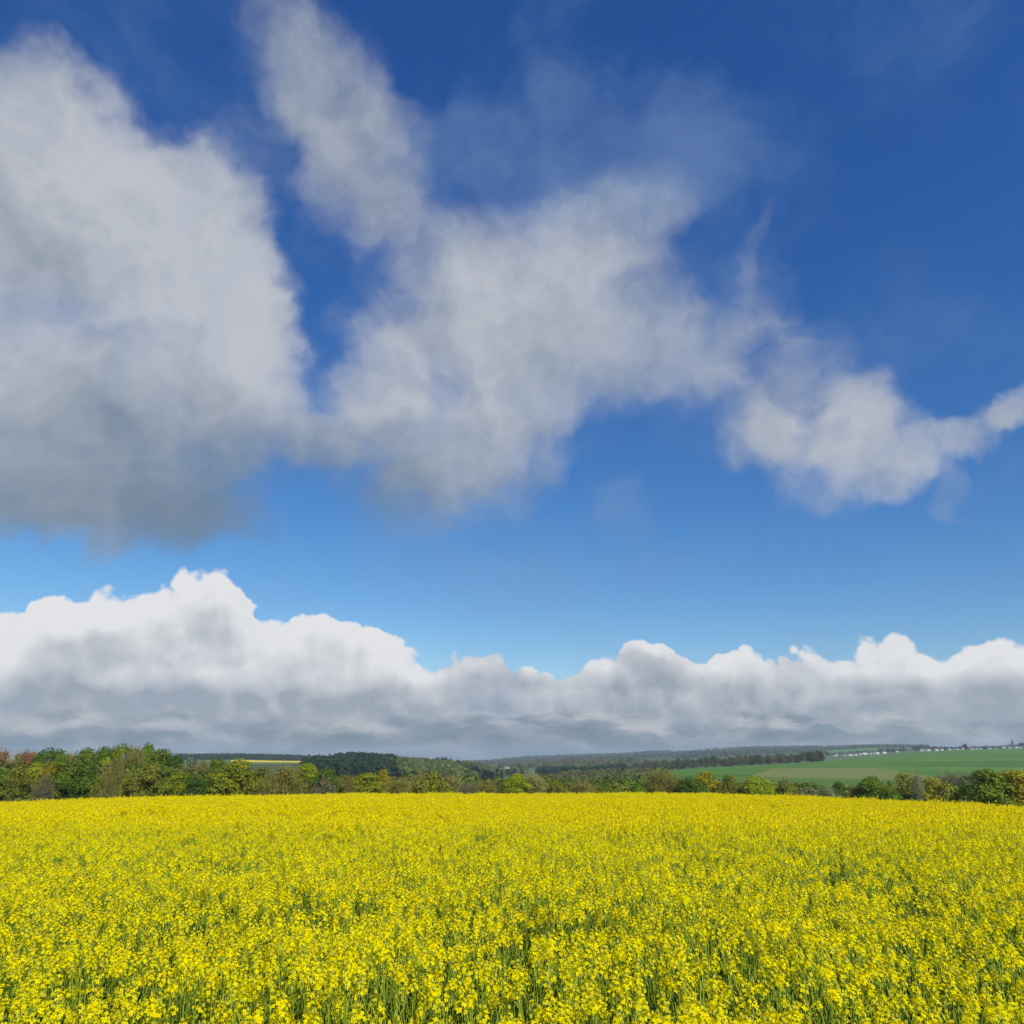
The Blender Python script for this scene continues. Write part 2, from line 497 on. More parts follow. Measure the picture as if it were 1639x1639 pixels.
# ================================================================== terrain
def slope_of_row(row):
    return math.tan(PITCH - math.atan((row - 819.5) / FPX))
def canopy_z(x, y):
    """height of the flower canopy of the rape field"""
    x = np.asarray(x, float); y = np.asarray(y, float)
    yp = np.maximum(y, 0)
    z = EYE.z - 1.18 - 0.0052 * yp - 0.00031 * yp ** 2
    xx = np.clip(x, -150, 130)
    z = z - np.where(xx < 0, 0.00060, 0.00110) * (np.maximum(np.abs(xx - 1.5) - 1.5, 0)) ** 2
    z = z + 0.10 * np.sin(x * 0.21 + 1.3 * np.sin(y * 0.13)) * np.sin(y * 0.17 + 0.5) * np.clip(y / 20, 0, 1)
    return z
CROP_H = 1.15
DIST = [225, 300, 450, 650, 900, 1150, 1500, 2000, 2600, 3600, 5000, 7000, 12000]
COLS = {
    -900: [1330, 1290, 1265, 1248, 1235, 1228, 1224, 1217, 1217, 1216, 1214, 1216, 1217],
    0:    [1320, 1285, 1262, 1246, 1235, 1228, 1224, 1217, 1218, 1219, 1219, 1219, 1218],
    280:  [1312, 1283, 1260, 1243, 1233, 1227, 1223, 1214, 1217, 1219, 1220, 1219, 1218],
    380:  [1310, 1282, 1259, 1241, 1230, 1224, 1218.5, 1213.5, 1217, 1219, 1221, 1220, 1219],
    480:  [1308, 1280, 1262, 1242, 1230, 1224, 1219.5, 1216, 1218, 1220, 1222, 1221, 1220],
    510:  [1308, 1280, 1262, 1242, 1229, 1229, 1226, 1223, 1221, 1221, 1223, 1221, 1220],
    560:  [1306, 1280, 1262, 1238, 1223, 1228, 1228, 1228, 1226, 1224, 1223, 1221, 1220],
    630:  [1306, 1280, 1264, 1242, 1226, 1226, 1229, 1229, 1227, 1225, 1223, 1221, 1220],
    700:  [1306, 1280, 1266, 1250, 1232, 1226, 1232, 1230, 1228, 1226, 1223, 1221, 1220],
    750:  [1306, 1282, 1268, 1254, 1240, 1234, 1232, 1229, 1227, 1224, 1220, 1219.5, 1220],
    800:  [1306, 1284, 1270, 1260, 1250, 1244, 1239, 1231, 1228, 1223, 1217.5, 1218, 1219],
    860:  [1306, 1282, 1268, 1256, 1248, 1243, 1238, 1230, 1226, 1220, 1213, 1214, 1218],
    920:  [1306, 1280, 1262, 1246, 1247, 1243, 1237, 1224, 1223, 1217, 1211, 1212, 1218],
    1000: [1306, 1278, 1258, 1243, 1245, 1239, 1235, 1222, 1219, 1214, 1208.5, 1210, 1217],
    1045: [1306, 1278, 1256, 1243, 1238, 1235, 1235, 1222, 1218, 1212, 1205, 1207, 1216],
    1130: [1306, 1276, 1254, 1239, 1231, 1229, 1231, 1222, 1214, 1208, 1201, 1204, 1215],
    1230: [1308, 1275, 1254, 1238, 1228, 1224, 1227, 1217, 1210, 1204, 1198, 1201, 1213],
    1325: [1310, 1275, 1256, 1239, 1227, 1219, 1219, 1215, 1209, 1201, 1197, 1200, 1212],
    1400: [1312, 1276, 1258, 1240, 1226, 1217, 1212, 1210, 1206, 1197, 1196, 1199, 1210],
    1470: [1314, 1278, 1260, 1241, 1225, 1214, 1208, 1203.5, 1201, 1197, 1197, 1200, 1210],
    1540: [1316, 1280, 1261, 1242, 1224, 1213, 1205, 1200, 1202, 1202, 1203, 1204, 1210],
    1639: [1320, 1282, 1262, 1242, 1223, 1212, 1203, 1197.5, 1200, 1202, 1204, 1206, 1210],
    2500: [1330, 1290, 1265, 1243, 1223, 1212, 1203, 1198, 1196, 1200, 1204, 1206, 1210],
}
_ck = np.array(sorted(COLS)); _cv = np.array([COLS[k] for k in sorted(COLS)], float)
_ld = np.log(np.array(DIST, float))
_kk = 19.5 / (math.cos(PITCH) * 1.0)
def col_of(x, y):
    """photo column under which a point far out on the ground appears"""
    depth = y * math.cos(PITCH)
    return 819.5 + FPX * x / np.maximum(depth, 1.0)
def x_of(col, y):
    return (col - 819.5) / FPX * y * math.cos(PITCH)
def far_z(x, y):
    x = np.asarray(x, float); y = np.asarray(y, float)
    c = np.clip(col_of(x, y), _ck[0], _ck[-1])
    ly = np.clip(np.log(np.maximum(y, 1.0)), _ld[0], _ld[-1])
    i = np.clip(np.searchsorted(_ck, c) - 1, 0, len(_ck) - 2)
    j = np.clip(np.searchsorted(_ld, ly) - 1, 0, len(_ld) - 2)
    fc = (c - _ck[i]) / (_ck[i + 1] - _ck[i]); fl = (ly - _ld[j]) / (_ld[j + 1] - _ld[j])
    fc = fc * fc * (3 - 2 * fc) * 0.6 + fc * 0.4
    fl = fl * fl * (3 - 2 * fl) * 0.4 + fl * 0.6
    row = (_cv[i, j] * (1 - fc) + _cv[i + 1, j] * fc) * (1 - fl) + (_cv[i, j + 1] * (1 - fc) + _cv[i + 1, j + 1] * fc) * fl
    s = np.tan(PITCH - np.arctan((row - 819.5) / FPX))
    return EYE.z + s * y
def ground_z(x, y):
    x = np.asarray(x, float); y = np.asarray(y, float)
    a = canopy_z(x, np.minimum(y, 190)) - CROP_H
    b = far_z(x, np.maximum(y, 225))
    t = np.clip((y - 175) / 60, 0, 1); t = t * t * (3 - 2 * t)
    return a * (1 - t) + b * t
def gz(x, y): return float(ground_z(x, y))

def terrain_mesh():
    ys = np.concatenate([np.linspace(-110, 0, 8)[:-1], np.linspace(0, 240, 70)[:-1], np.geomspace(240, 9000, 230)])
    us = np.linspace(-1.75, 1.75, 420)
    us = np.sign(us) * np.abs(us / 1.75) ** 1.25 * 1.75
    Y, U = np.meshgrid(ys, us, indexing='ij')
    X = U * (Y + 130)
    Z = ground_z(X, Y)
    V = np.stack([X, Y, Z], -1).reshape(-1, 3)
    ny, nx = Y.shape
    I = np.arange(ny * nx).reshape(ny, nx)
    Q = np.stack([I[:-1, :-1], I[:-1, 1:], I[1:, 1:], I[1:, :-1]], -1).reshape(-1, 4)
    b = Buf(); b.add(V, quads=Q)
    return b
def mat_ground():
    m, g = nm('ground')
    tc = g.new('ShaderNodeTexCoord'); P = tc.outputs['Object']
    px, py, pz = g.sep(P)
    a = g.noise(P, 0.0022, 5, 0.6)
    b = g.noise(P, 0.03, 5, 0.6)
    c = g.mix(g.rng(b, 0.35, 0.65), (0.060, 0.085, 0.030), (0.085, 0.12, 0.040))
    c = g.mix(g.rng(a, 0.48, 0.56), c, (0.10, 0.17, 0.045))
    c = g.mix(g.rng(g.noise(P, 0.0031, 3, 0.5), 0.58, 0.64), c, (0.15, 0.145, 0.075))
    far = g.rng(py, 2400, 3600)
    w = g.rng(g.noise(P, 0.0014, 5, 0.62), 0.42, 0.50)
    c = g.mix(g.mul(far, w), c, (0.030, 0.050, 0.028))
    soil = g.mix(g.noise(P, 2.0, 4, 0.6), (0.020, 0.026, 0.010), (0.045, 0.055, 0.02))
    c = g.mix(g.rng(py, 150, 200), soil, c)
    surf(m, g, principled(g, c, 0.95, 0.05))
    return m
ground = obj('ground', to_mesh('ground', terrain_mesh(), [mat_ground()], smooth=True))
tag(ground, kind='structure')

def drape(name, cols, ys, lift, mat, nx=60, ny=40, edge=None):
    """a field: a sheet lying on the terrain between two columns and two distances"""
    b = Buf()
    T = np.linspace(0, 1, ny); S = np.linspace(0, 1, nx)
    V = np.zeros((ny, nx, 3))
    for i, t in enumerate(T):
        for j, s in enumerate(S):
            y0, y1 = (ys[0](s) if callable(ys[0]) else ys[0]), (ys[1](s) if callable(ys[1]) else ys[1])
            y = math.exp(math.log(y0) * (1 - t) + math.log(y1) * t)
            c0, c1 = (cols[0](t) if callable(cols[0]) else cols[0]), (cols[1](t) if callable(cols[1]) else cols[1])
            x = x_of(c0 * (1 - s) + c1 * s, y)
            V[i, j] = (x, y, gz(x, y) + lift)
    I = np.arange(ny * nx).reshape(ny, nx)
    Q = np.stack([I[:-1, :-1], I[:-1, 1:], I[1:, 1:], I[1:, :-1]], -1).reshape(-1, 4)
    b.add(V.reshape(-1, 3), quads=Q)
    o = obj(name, to_mesh(name, b, [mat], smooth=True))
    return tag(o, kind='structure')
def mat_field(name, c0, c1, ang, rows=0.05, streak=0.35, patch=(0.5, 0.5, 0.5)):
    m, g = nm(name)
    tc = g.new('ShaderNodeTexCoord'); P = tc.outputs['Object']
    rot = g.new('ShaderNodeMapping'); g.put(rot.inputs['Vector'], P)
    rot.inputs['Rotation'].default_value = (0, 0, ang)
    rot.inputs['Scale'].default_value = (0.0025, 0.02, 0.01)
    n = g.noise(rot.outputs[0], 1.0, 5, 0.6)
    n2 = g.noise(P, 0.006, 4, 0.55)
    c = g.mix(g.rng(n, 0.35, 0.65), c0, c1)
    c = g.mix(g.mul(g.rng(n2, 0.45, 0.7), 0.6), c, patch)
    surf(m, g, principled(g, c, 0.9, 0.05))
    return m
M_GREEN = mat_field('young_cereal', (0.055, 0.130, 0.020), (0.090, 0.190, 0.026), 0.1, patch=(0.12, 0.21, 0.03))
M_OLIVE = mat_field('stubble', (0.15, 0.175, 0.048), (0.185, 0.20, 0.06), 0.2, patch=(0.13, 0.17, 0.045))
M_GRASS = mat_field('meadow_grass', (0.07, 0.13, 0.022), (0.10, 0.17, 0.03), 0.2, patch=(0.06, 0.14, 0.02))
M_YELLOW = mat_field('far_rape', (0.62, 0.50, 0.02), (0.72, 0.58, 0.02), 0.0, patch=(0.66, 0.52, 0.03))
M_MEADOW = mat_field('valley_meadow', (0.05, 0.15, 0.04), (0.07, 0.18, 0.045), 0.0, patch=(0.08, 0.16, 0.05))
drape('green_field', (lambda t: 1010 + 60 * (1 - t), 2100), (330, lambda s: 1120 + 900 * min(1, max(0, (s - 0.18) / 0.25))), 0.4, M_GREEN, 110, 70)
drape('stubble_field', (lambda t: 1175 + 60 * t ** 0.8, lambda t: 1560 - 90 * t), (470, lambda s: 800 - 110 * max(0, (s - 0.55) / 0.45) ** 2 * 1.6), 0.9, M_OLIVE, 60, 30)
drape('grass_field', (1150, 1600), (340, 520), 1.4, M_GRASS, 60, 20)
drape('yellow_field', (370, lambda t: 496 - 4 * t), (1360, lambda s: 1620 - 40 * s), 0.8, M_YELLOW, 40, 12)
drape('brown_field', (400, 500), (1180, 1350), 0.8, M_OLIVE, 30, 8)
drape('valley_meadow', (780, 850), (1550, 1900), 1.0, M_MEADOW, 24, 12)
drape('hill_meadow', (975, 1045), (2250, 2500), 1.0, M_MEADOW, 24, 12)
drape('crest_meadow', (1325, 1470), (2900, 3500), 1.5, M_GREEN, 40, 12)

# ================================================================== geometry-node scatter inside ONE object
def scatter_object(name, templates, pts, var, rot, scl, mats, tcol=None):
    """templates: Bufs kept inside the object's own mesh; pts carry attributes; the node tree copies the templates onto the points"""
    all_b = Buf(); tm = []
    for k, t in enumerate(templates):
        all_b.merge(t); tm.append(np.full(len(t.arrays()[0]), k))
    n = len(pts)
    me = to_mesh(name, all_b, mats, extra=n)
    tm = np.concatenate(tm + [np.full(n, -1)]).astype(np.int32)
    nv = len(me.vertices)
    co = np.zeros(nv * 3, np.float32); me.vertices.foreach_get('co', co)
    co = co.reshape(-1, 3); co[-n:] = pts
    me.vertices.foreach_set('co', co.ravel())
    def attr(nme, typ, vals, key='value'):
        a = me.attributes.new(nme, typ, 'POINT'); a.data.foreach_set(key, vals)
    attr('tmpl', 'INT', tm)
    vv = np.full(nv, -1, np.int32); vv[-n:] = var; attr('vari', 'INT', vv)
    full = np.zeros((nv, 3), np.float32); full[-n:] = rot; attr('irot', 'FLOAT_VECTOR', full.ravel(), 'vector')
    full = np.ones((nv, 3), np.float32); full[-n:] = scl; attr('iscl', 'FLOAT_VECTOR', full.ravel(), 'vector')
    fc = np.ones((nv, 4), np.float32)
    if tcol is not None: fc[-n:, :3] = tcol
    attr('tcol', 'FLOAT_COLOR', fc.ravel(), 'color')
    me.update()
    o = obj(name, me)
    ng = bpy.data.node_groups.new(name + '_scatter', 'GeometryNodeTree')
    ng.interface.new_socket('Geometry', in_out='INPUT', socket_type='NodeSocketGeometry')
    ng.interface.new_socket('Geometry', in_out='OUTPUT', socket_type='NodeSocketGeometry')
    N = ng.nodes; Lk = ng.links
    gi = N.new('NodeGroupInput'); go = N.new('NodeGroupOutput')
    def named(a, t):
        q = N.new('GeometryNodeInputNamedAttribute'); q.data_type = t; q.inputs['Name'].default_value = a
        return q.outputs['Attribute']
    def eq(a, k):
        q = N.new('FunctionNodeCompare'); q.data_type = 'INT'; q.operation = 'EQUAL'
        Lk.new(a, q.inputs[2]); q.inputs[3].default_value = k
        return q.outputs[0]
    at, av, ar, asc = named('tmpl', 'INT'), named('vari', 'INT'), named('irot', 'FLOAT_VECTOR'), named('iscl', 'FLOAT_VECTOR')
    join = N.new('GeometryNodeJoinGeometry')
    for k in range(len(templates)):
        s1 = N.new('GeometryNodeSeparateGeometry'); s1.domain = 'POINT'
        Lk.new(gi.outputs[0], s1.inputs['Geometry']); Lk.new(eq(at, k), s1.inputs['Selection'])
        s2 = N.new('GeometryNodeSeparateGeometry'); s2.domain = 'POINT'
        Lk.new(gi.outputs[0], s2.inputs['Geometry']); Lk.new(eq(av, k), s2.inputs['Selection'])
        ip = N.new('GeometryNodeInstanceOnPoints')
        Lk.new(s2.outputs[0], ip.inputs['Points']); Lk.new(s1.outputs[0], ip.inputs['Instance'])
        Lk.new(ar, ip.inputs['Rotation']); Lk.new(asc, ip.inputs['Scale'])
        Lk.new(ip.outputs[0], join.inputs[0])
    Lk.new(join.outputs[0], go.inputs[0])
    md = o.modifiers.new('scatter', 'NODES'); md.node_group = ng
    return o

# ================================================================== the rape field
def flower(buf, p, n, s, rng, lod):
    n = n / np.linalg.norm(n)
    r = rng.normal(size=3); a = np.cross(n, r); a /= np.linalg.norm(a); b = np.cross(n, a)
    if lod == 0:
        V = []; Q = []
        for k in range(4):
            th = k * math.pi / 2 + rng.uniform(-.15, .15)
            d = a * math.cos(th) + b * math.sin(th); e = np.cross(n, d)
            lift = rng.uniform(0.05, 0.35)
            i = len(V)
            V += [p, p + d * s * .62 + e * s * .40 + n * s * lift * .7, p + d * s * 1.02 + n * s * lift * .5, p + d * s * .62 - e * s * .40 + n * s * lift * .7]
            Q.append((i, i + 1, i + 2, i + 3))
        buf.add(V, quads=Q, mat=0)
    else:
        c = n * s * .25
        V = [p - a * s, p - b * s * .5 + c, p + a * s, p + b * s * .5 + c, p - b * s, p + a * s * .5 + c * .8, p + b * s, p - a * s * .5 + c * .8]
        buf.add(V, quads=[(0, 1, 2, 3), (4, 5, 6, 7)], mat=0)

def raceme(buf, base, d, rng, lod, rich=1.0):
    d = d / np.linalg.norm(d)
    Ln = rng.uniform(0.07, 0.13)
    top = base + d * Ln
    r = rng.normal(size=3); a = np.cross(d, r); a /= np.linalg.norm(a); b = np.cross(d, a)
    nf = int(rng.integers(9, 18) * rich) if lod == 0 else int(rng.integers(8, 14) * rich)
    fs = 0.0119 if lod == 0 else 0.0175
    for i in range(nf):
        t = (i + rng.uniform(0, .8)) / nf
        th = i * 2.4 + rng.uniform(-.4, .4)
        rad = a * math.cos(th) + b * math.sin(th)
        h = Ln * (0.42 + 0.52 * t)
        pos = base + d * h + rad * (0.028 - 0.014 * t) * rng.uniform(.8, 1.2)
        flower(buf, pos, rad * (1.05 - .6 * t) + d * (0.35 + .9 * t) + rng.normal(size=3) * .15, fs * rng.uniform(.85, 1.15), rng, lod)
    # closed buds on top
    nb = 3 if lod == 0 else 1
    for i in range(nb):
        q = top + a * rng.uniform(-.006, .006) + b * rng.uniform(-.006, .006)
        s = 0.007 if lod == 0 else 0.010
        V = [q + a * s, q + b * s, q - a * s, q - b * s, q + d * s * 2.2, q - d * s]
        buf.add(V, tris=[(0, 1, 4), (1, 2, 4), (2, 3, 4), (3, 0, 4), (1, 0, 5), (2, 1, 5), (3, 2, 5), (0, 3, 5)], mat=3)
    if lod == 0:
        for i in range(rng.integers(3, 8)):   # young pods below the flowers
            th = rng.uniform(0, 6.28); rad = a * math.cos(th) + b * math.sin(th)
            p0 = base + d * Ln * rng.uniform(-.6, .35); p1 = p0 + rad * .03 + d * rng.uniform(.025, .05)
            w = np.cross(rad, d) * .0018
            buf.add([p0 - w, p0 + w, p1 + w, p1 - w], quads=[(0, 1, 2, 3)], mat=1)

def strip(buf, P, w, side, mat):
    P = np.asarray(P); n = len(P); w = np.asarray(w)[:, None]
    V = np.concatenate([P - side * w, P + side * w])
    buf.add(V, quads=[(i, i + 1, n + i + 1, n + i) for i in range(n - 1)], mat=mat)

def rape_plant(rng, lod, rich=1.0):
    b = Buf()
    H = rng.uniform(1.0, 1.2)
    lean = rng.normal(size=2) * .05
    P = np.array([(lean[0] * t * t, lean[1] * t * t, H * t) for t in np.linspace(0, 1, 4)])
    if lod == 0: tube(b, P, [.008, .0065, .0045, .003], 3, 1)
    else: strip(b, P, [.008, .007, .005, .003], np.array([math.cos(lean[0] * 90), math.sin(lean[0] * 90), 0]), 1)
    raceme(b, P[-1], np.array([lean[0], lean[1], 1.0]), rng, lod, rich * 1.25)
    nb = int(rng.integers(5, 9))
    for k in range(nb):
        t0 = rng.uniform(.45, .88); th = k * 2.4 + rng.uniform(-.5, .5)
        st = np.array([lean[0] * t0 * t0, lean[1] * t0 * t0, H * t0])
        out = np.array([math.cos(th), math.sin(th), 0]); ln = (1.02 - t0) * rng.uniform(.7, 1.1) * H + .05
        sp = rng.uniform(.28, .55)
        Q = np.array([st + out * sp * ln * (1 - (1 - t) ** 1.6) * .8 + np.array([0, 0, ln * t * (0.75 + .2 * t)]) for t in (0, .35, .7, 1)])
        if lod == 0: tube(b, Q, [.0045, .004, .003, .0022], 3, 1)
        else: strip(b, Q[[0, 3]], [.004, .0025], np.array([-out[1], out[0], 0]), 1)
        raceme(b, Q[-1], Q[-1] - Q[-2], rng, lod, rich * rng.uniform(.7, 1.1))
    for k in range(12 if lod == 0 else 6):
        t0 = rng.uniform(.15, .86); th = rng.uniform(0, 6.28); ln = rng.uniform(.10, .22) * (1.2 - .6 * t0)
        out = np.array([math.cos(th), math.sin(th), 0]); sd = np.array([-out[1], out[0], 0])
        st = np.array([0, 0, H * t0]); dr = rng.uniform(-.3, .8)
        Q = np.array([st, st + out * ln * .5 + np.array([0, 0, ln * .45 * dr + .02]), st + out * ln + np.array([0, 0, ln * (dr * .6 - .15)])])
        strip(b, Q, [.006, ln * .16, .003], sd, 2)
    return b

def rape_patch(rng, size, n, lod, rich, fs=1.0):
    """a square of crop; only the upper part matters from a distance"""
    b = Buf()
    plants = [rape_plant(rng, 1, rich) for _ in range(5)]
    for i in range(n):
        x, y = rng.uniform(-size / 2, size / 2, 2)
        b.merge(plants[rng.integers(5)], scale=(fs, fs, rng.uniform(.90, 1.06)), rotz=rng.uniform(0, 6.28), off=(x, y, rng.uniform(-.08, .02)))
    return b

def build_crop():
    rng = np.random.default_rng(11)
    T = [rape_plant(rng, 0) for _ in range(8)] + [rape_patch(rng, 1.3, 34, 1, 1.2) for _ in range(5)] + [rape_patch(rng, 3.2, 110, 1, 1.5, 1.5) for _ in range(3)]
    pts, var, rot, scl = [], [], [], []
    def field_noise(x, y, f, o=0.0):
        return mnoise.noise(Vector((x * f + o, y * f + o * 1.7, o)))
    def put(x, y, v, r, s):
        pts.append((x, y, float(canopy_z(x, y)) - CROP_H + 0.02)); var.append(v)
        rot.append((rng.normal() * .03, rng.normal() * .03, r)); scl.append(s)
    y = -1.5
    cell = 0.168
    while y < 17:
        hw = 0.74 * max(y, 0) + 3.0
        for i in range(int(2 * hw / cell)):
            x = -hw + (i + rng.uniform(0, 1)) * cell; yy = y + rng.uniform(0, cell)
            dn = field_noise(x, yy, 1.1) + .6 * field_noise(x, yy, 3.1, 5)
            lo = field_noise(x * .5, yy, .32, 21)
            if rng.uniform() < 0.12 + max(0, -dn) * 1.2 + max(0, -lo - .05) * 1.3 * min(1, yy / 7): continue
            h = .985 + .09 * field_noise(x, yy, .55, 9) + .07 * field_noise(x, yy, 2.0, 3) + rng.normal() * .045
            s = rng.uniform(.9, 1.08)
            put(x, yy, int(rng.integers(8)), rng.uniform(0, 6.28), (s, s, h))
        y += cell
    cell = 0.98
    y = -9.0
    while y < 100:
        hw = 0.80 * max(y, 0) + 22
        inner = (0.74 * max(y, 0) + 3.3) if -1.0 < y < 16.4 else 0
        for i in range(int(2 * hw / cell) + 1):
            x = -hw + (i + rng.uniform(-.25, .25) + .5) * cell; yy = y + rng.uniform(-.25, .25)
            if abs(x) < inner or (y < -1.0 and abs(x) < 1.6): continue
            h = 1.0 + .09 * field_noise(x, yy, .35, 9) + .06 * field_noise(x, yy, .9, 3) + rng.normal() * .02
            put(x, yy, 8 + int(rng.integers(5)), rng.uniform(0, 6.28), (1.0, 1.0, h))
        y += cell
    cell = 2.7
    y = 100
    while y < 168:
        hw = 0.85 * y + 16
        for i in range(int(2 * hw / cell) + 1):
            x = -hw + (i + rng.uniform(-.25, .25) + .5) * cell
            if y > 146 + 14 * math.sin(x * .02) and x > 0: continue
            put(x, y, 13 + int(rng.integers(3)), rng.uniform(0, 6.28), (1, 1, 1.0 + rng.normal() * .02))
        y += cell
    o = scatter_object('rapeseed_crop', T, np.array(pts, np.float32), np.array(var), np.array(rot, np.float32), np.array(scl, np.float32), [M_PETAL, M_STEM, M_CLEAF, M_BUD])
    tag(o, 'yellow flowering rapeseed crop with green stems covering the near field', 'crop', kind='stuff')
    print('DBG crop points', len(pts), 'template faces', [len(t.arrays()[1]) + len(t.arrays()[2]) for t in T])
build_crop()

# ================================================================== trees
def limbs(buf, rng, H, W, r0, n, base=0.12, mat=0, sides=5, top=0.85, spread=1.0, stems=1):
    """tapered trunk(s) with forking limbs; returns the tips"""
    tips = []
    for s in range(stems):
        az = rng.uniform(0, 6.28); ln = 0.0 if stems == 1 else rng.uniform(.10, .22) * H
        t = np.linspace(0, 1, 6)
        cx, cy = math.cos(az) * ln, math.sin(az) * ln
        jit = rng.normal(size=(6, 2)) * H * .008
        P = np.stack([cx * t ** 1.2 + jit[:, 0] * t, cy * t ** 1.2 + jit[:, 1] * t, H * top * t], 1)
        P[0] = (0, 0, -.6)
        rr = r0 * (1 - t) ** .8 + r0 * .12
        tube(buf, P, rr, sides, mat)
        for k in range(n):
            t0 = base + (0.92 - base) * (k + rng.uniform(0, 1)) / n
            i = t0 * 5; j = int(i); f = i - j
            st = P[j] * (1 - f) + P[min(j + 1, 5)] * f
            th = k * 2.4 + rng.uniform(-.6, .6)
            L_ = W * (1.0 - 0.55 * t0) * rng.uniform(.7, 1.1) * spread
            o = np.array([math.cos(th), math.sin(th), 0.0])
            up = rng.uniform(.35, .95) * L_
            Q = np.array([st, st + o * L_ * .45 + np.array([0, 0, up * .35]), st + o * L_ * .8 + np.array([0, 0, up * .8]), st + o * L_ + np.array([0, 0, up * 1.15])])
            Q[1:] += rng.normal(size=(3, 3)) * L_ * .04
            rb = r0 * (1 - t0 * .7) * .42
            tube(buf, Q, [rb, rb * .7, rb * .4, rb * .15], 4, mat)
            tips.append(Q[-1])
            for m_ in range(3):
                q0 = Q[1 + m_ % 3] if m_ < 2 else Q[2]
                d = o * rng.uniform(.1, .8) + rng.normal(size=3) * .5 + np.array([0, 0, .6])
                d /= np.linalg.norm(d)
                q1 = q0 + d * L_ * rng.uniform(.3, .55)
                tube(buf, np.array([q0, (q0 + q1) / 2 + rng.normal(size=3) * L_ * .04, q1]), [rb * .35, rb * .22, rb * .08], 3, mat)
                tips.append(q1)
    return tips

def crown_cloud(buf, rng, H, W, z0, lobes, per, size, mat=0, flat=1.0, lift=0.0, inner=0.15, shape=0.5):
    """leaf clumps spread over many uneven lobes filling a crown volume; shape moves the widest level"""
    C = []
    for k in range(lobes):
        t = (k + rng.uniform(0, 1)) / lobes
        z = z0 + (H - z0) * (0.06 + 0.86 * t)
        tt = abs((t - shape) / (shape if t < shape else 1 - shape + .08))
        env = W * math.sqrt(max(0.03, 1 - tt ** 2.2))
        th = rng.uniform(0, 6.28)
        rad = env * rng.uniform(.35, .82) * (0.55 if t > .85 else 1)
        lr = W * rng.uniform(.26, .44) * (1.0 if t < .8 else .85)
        C.append((math.cos(th) * rad, math.sin(th) * rad, z, lr))
    for k in range(6):
        t = .22 + .68 * k / 5
        C.append((0, 0, z0 + (H - z0) * t, W * (.46 if t < .8 else .36)))
    for (cx, cy_, cz, lr) in C:
        n = int(per * (lr / (W * .33)) ** 2)
        d = rng.normal(size=(n, 3)); d /= np.linalg.norm(d, axis=1)[:, None]
        d[:, 2] = np.where(d[:, 2] < -.35, -d[:, 2] * .6, d[:, 2])
        r = lr * np.where(rng.uniform(size=n) < inner, rng.uniform(.4, .8, n), rng.uniform(.82, 1.10, n))
        bump = 1 + .22 * np.sin(d[:, 0] * 6 + cx) * np.sin(d[:, 1] * 7 + cy_) * np.cos(d[:, 2] * 5 + cz)
        P = np.array([cx, cy_, cz]) + d * (r * bump)[:, None] * np.array([1, 1, flat * .85])
        P[:, 2] = np.maximum(P[:, 2], .1)
        leaf_quads(buf, P, d + rng.normal(size=(n, 3)) * .45 + np.array([0, 0, .35]), size, rng, mat)

def twig_cloud(buf, rng, tips, n, length, mat=0, w=0.02):
    tips = np.array(tips)
    V = []; Q = []
    for i in range(n):
        p = tips[rng.integers(len(tips))] + rng.normal(size=3) * length * .6
        d = rng.normal(size=3) * .7 + np.array([0, 0, .8]); d /= np.linalg.norm(d)
        s = np.cross(d, rng.normal(size=3)); s /= np.linalg.norm(s) + 1e-9
        q = p + d * length * rng.uniform(.5, 1.2)
        k = len(V); V += [p - s * w, p + s * w, q + s * w * .4, q - s * w * .4]; Q.append((k, k + 1, k + 2, k + 3))
    buf.add(V, quads=Q, mat=mat)

TREE_KINDS = {}
def tree_kind(name, seed, H, W, trunk, crown, barkm):
    rng = np.random.default_rng(seed)
    tb = Buf(); tips = trunk(tb, rng)
    cb = Buf(); crown(cb, rng, tips)
    TREE_KINDS[name] = (to_mesh(name + '_trunk', tb, [barkm]), to_mesh(name + '_crown', cb, [M_LEAF, M_TWIG]), H, W)
for i in range(4):    # full broad crowns down to the ground
    tree_kind('broad%d' % i, 20 + i, 10, 5, lambda b, r: limbs(b, r, 10, 4.2, .26, 9), lambda b, r, t, i=i: crown_cloud(b, r, 10, 4.8, .5, 34 + 3 * i, 320, .17, shape=.45 + .05 * i), M_BARK)
for i in range(2):    # looser crowns, limbs show
    tree_kind('loose%d' % i, 40 + i, 10, 4.5, lambda b, r: limbs(b, r, 10, 4.0, .22, 12), lambda b, r, t: (crown_cloud(b, r, 10, 4.2, 1.2, 22, 150, .15, shape=.5, inner=.4), twig_cloud(b, r, t, 700, .8, 1)), M_BARK)
for i in range(3):    # hardly in leaf: a haze of twigs
    tree_kind('twiggy%d' % i, 50 + i, 10, 4.6, lambda b, r: limbs(b, r, 10, 4.2, .20, 14, base=.08), lambda b, r, t: (twig_cloud(b, r, t, 3600, 1.15, 1, .024), crown_cloud(b, r, 10, 4.3, .8, 24, 190, .13, shape=.5, inner=.5)), M_BARK)
for i in range(4):
    tree_kind('tall%d' % i, 120 + i, 10, 3.1, lambda b, r: limbs(b, r, 10, 2.6, .2, 10), lambda b, r, t, i=i: crown_cloud(b, r, 10, 3.0, .3, 46 + 3 * i, 250, .13, shape=.66, flat=1.0), M_BARK)
for i in range(2):
    tree_kind('tallloose%d' % i, 130 + i, 10, 3.0, lambda b, r: limbs(b, r, 10, 2.6, .18, 13), lambda b, r, t: (crown_cloud(b, r, 10, 2.8, .8, 30, 130, .12, shape=.6, inner=.4), twig_cloud(b, r, t, 900, .6, 1, .02)), M_BARK)
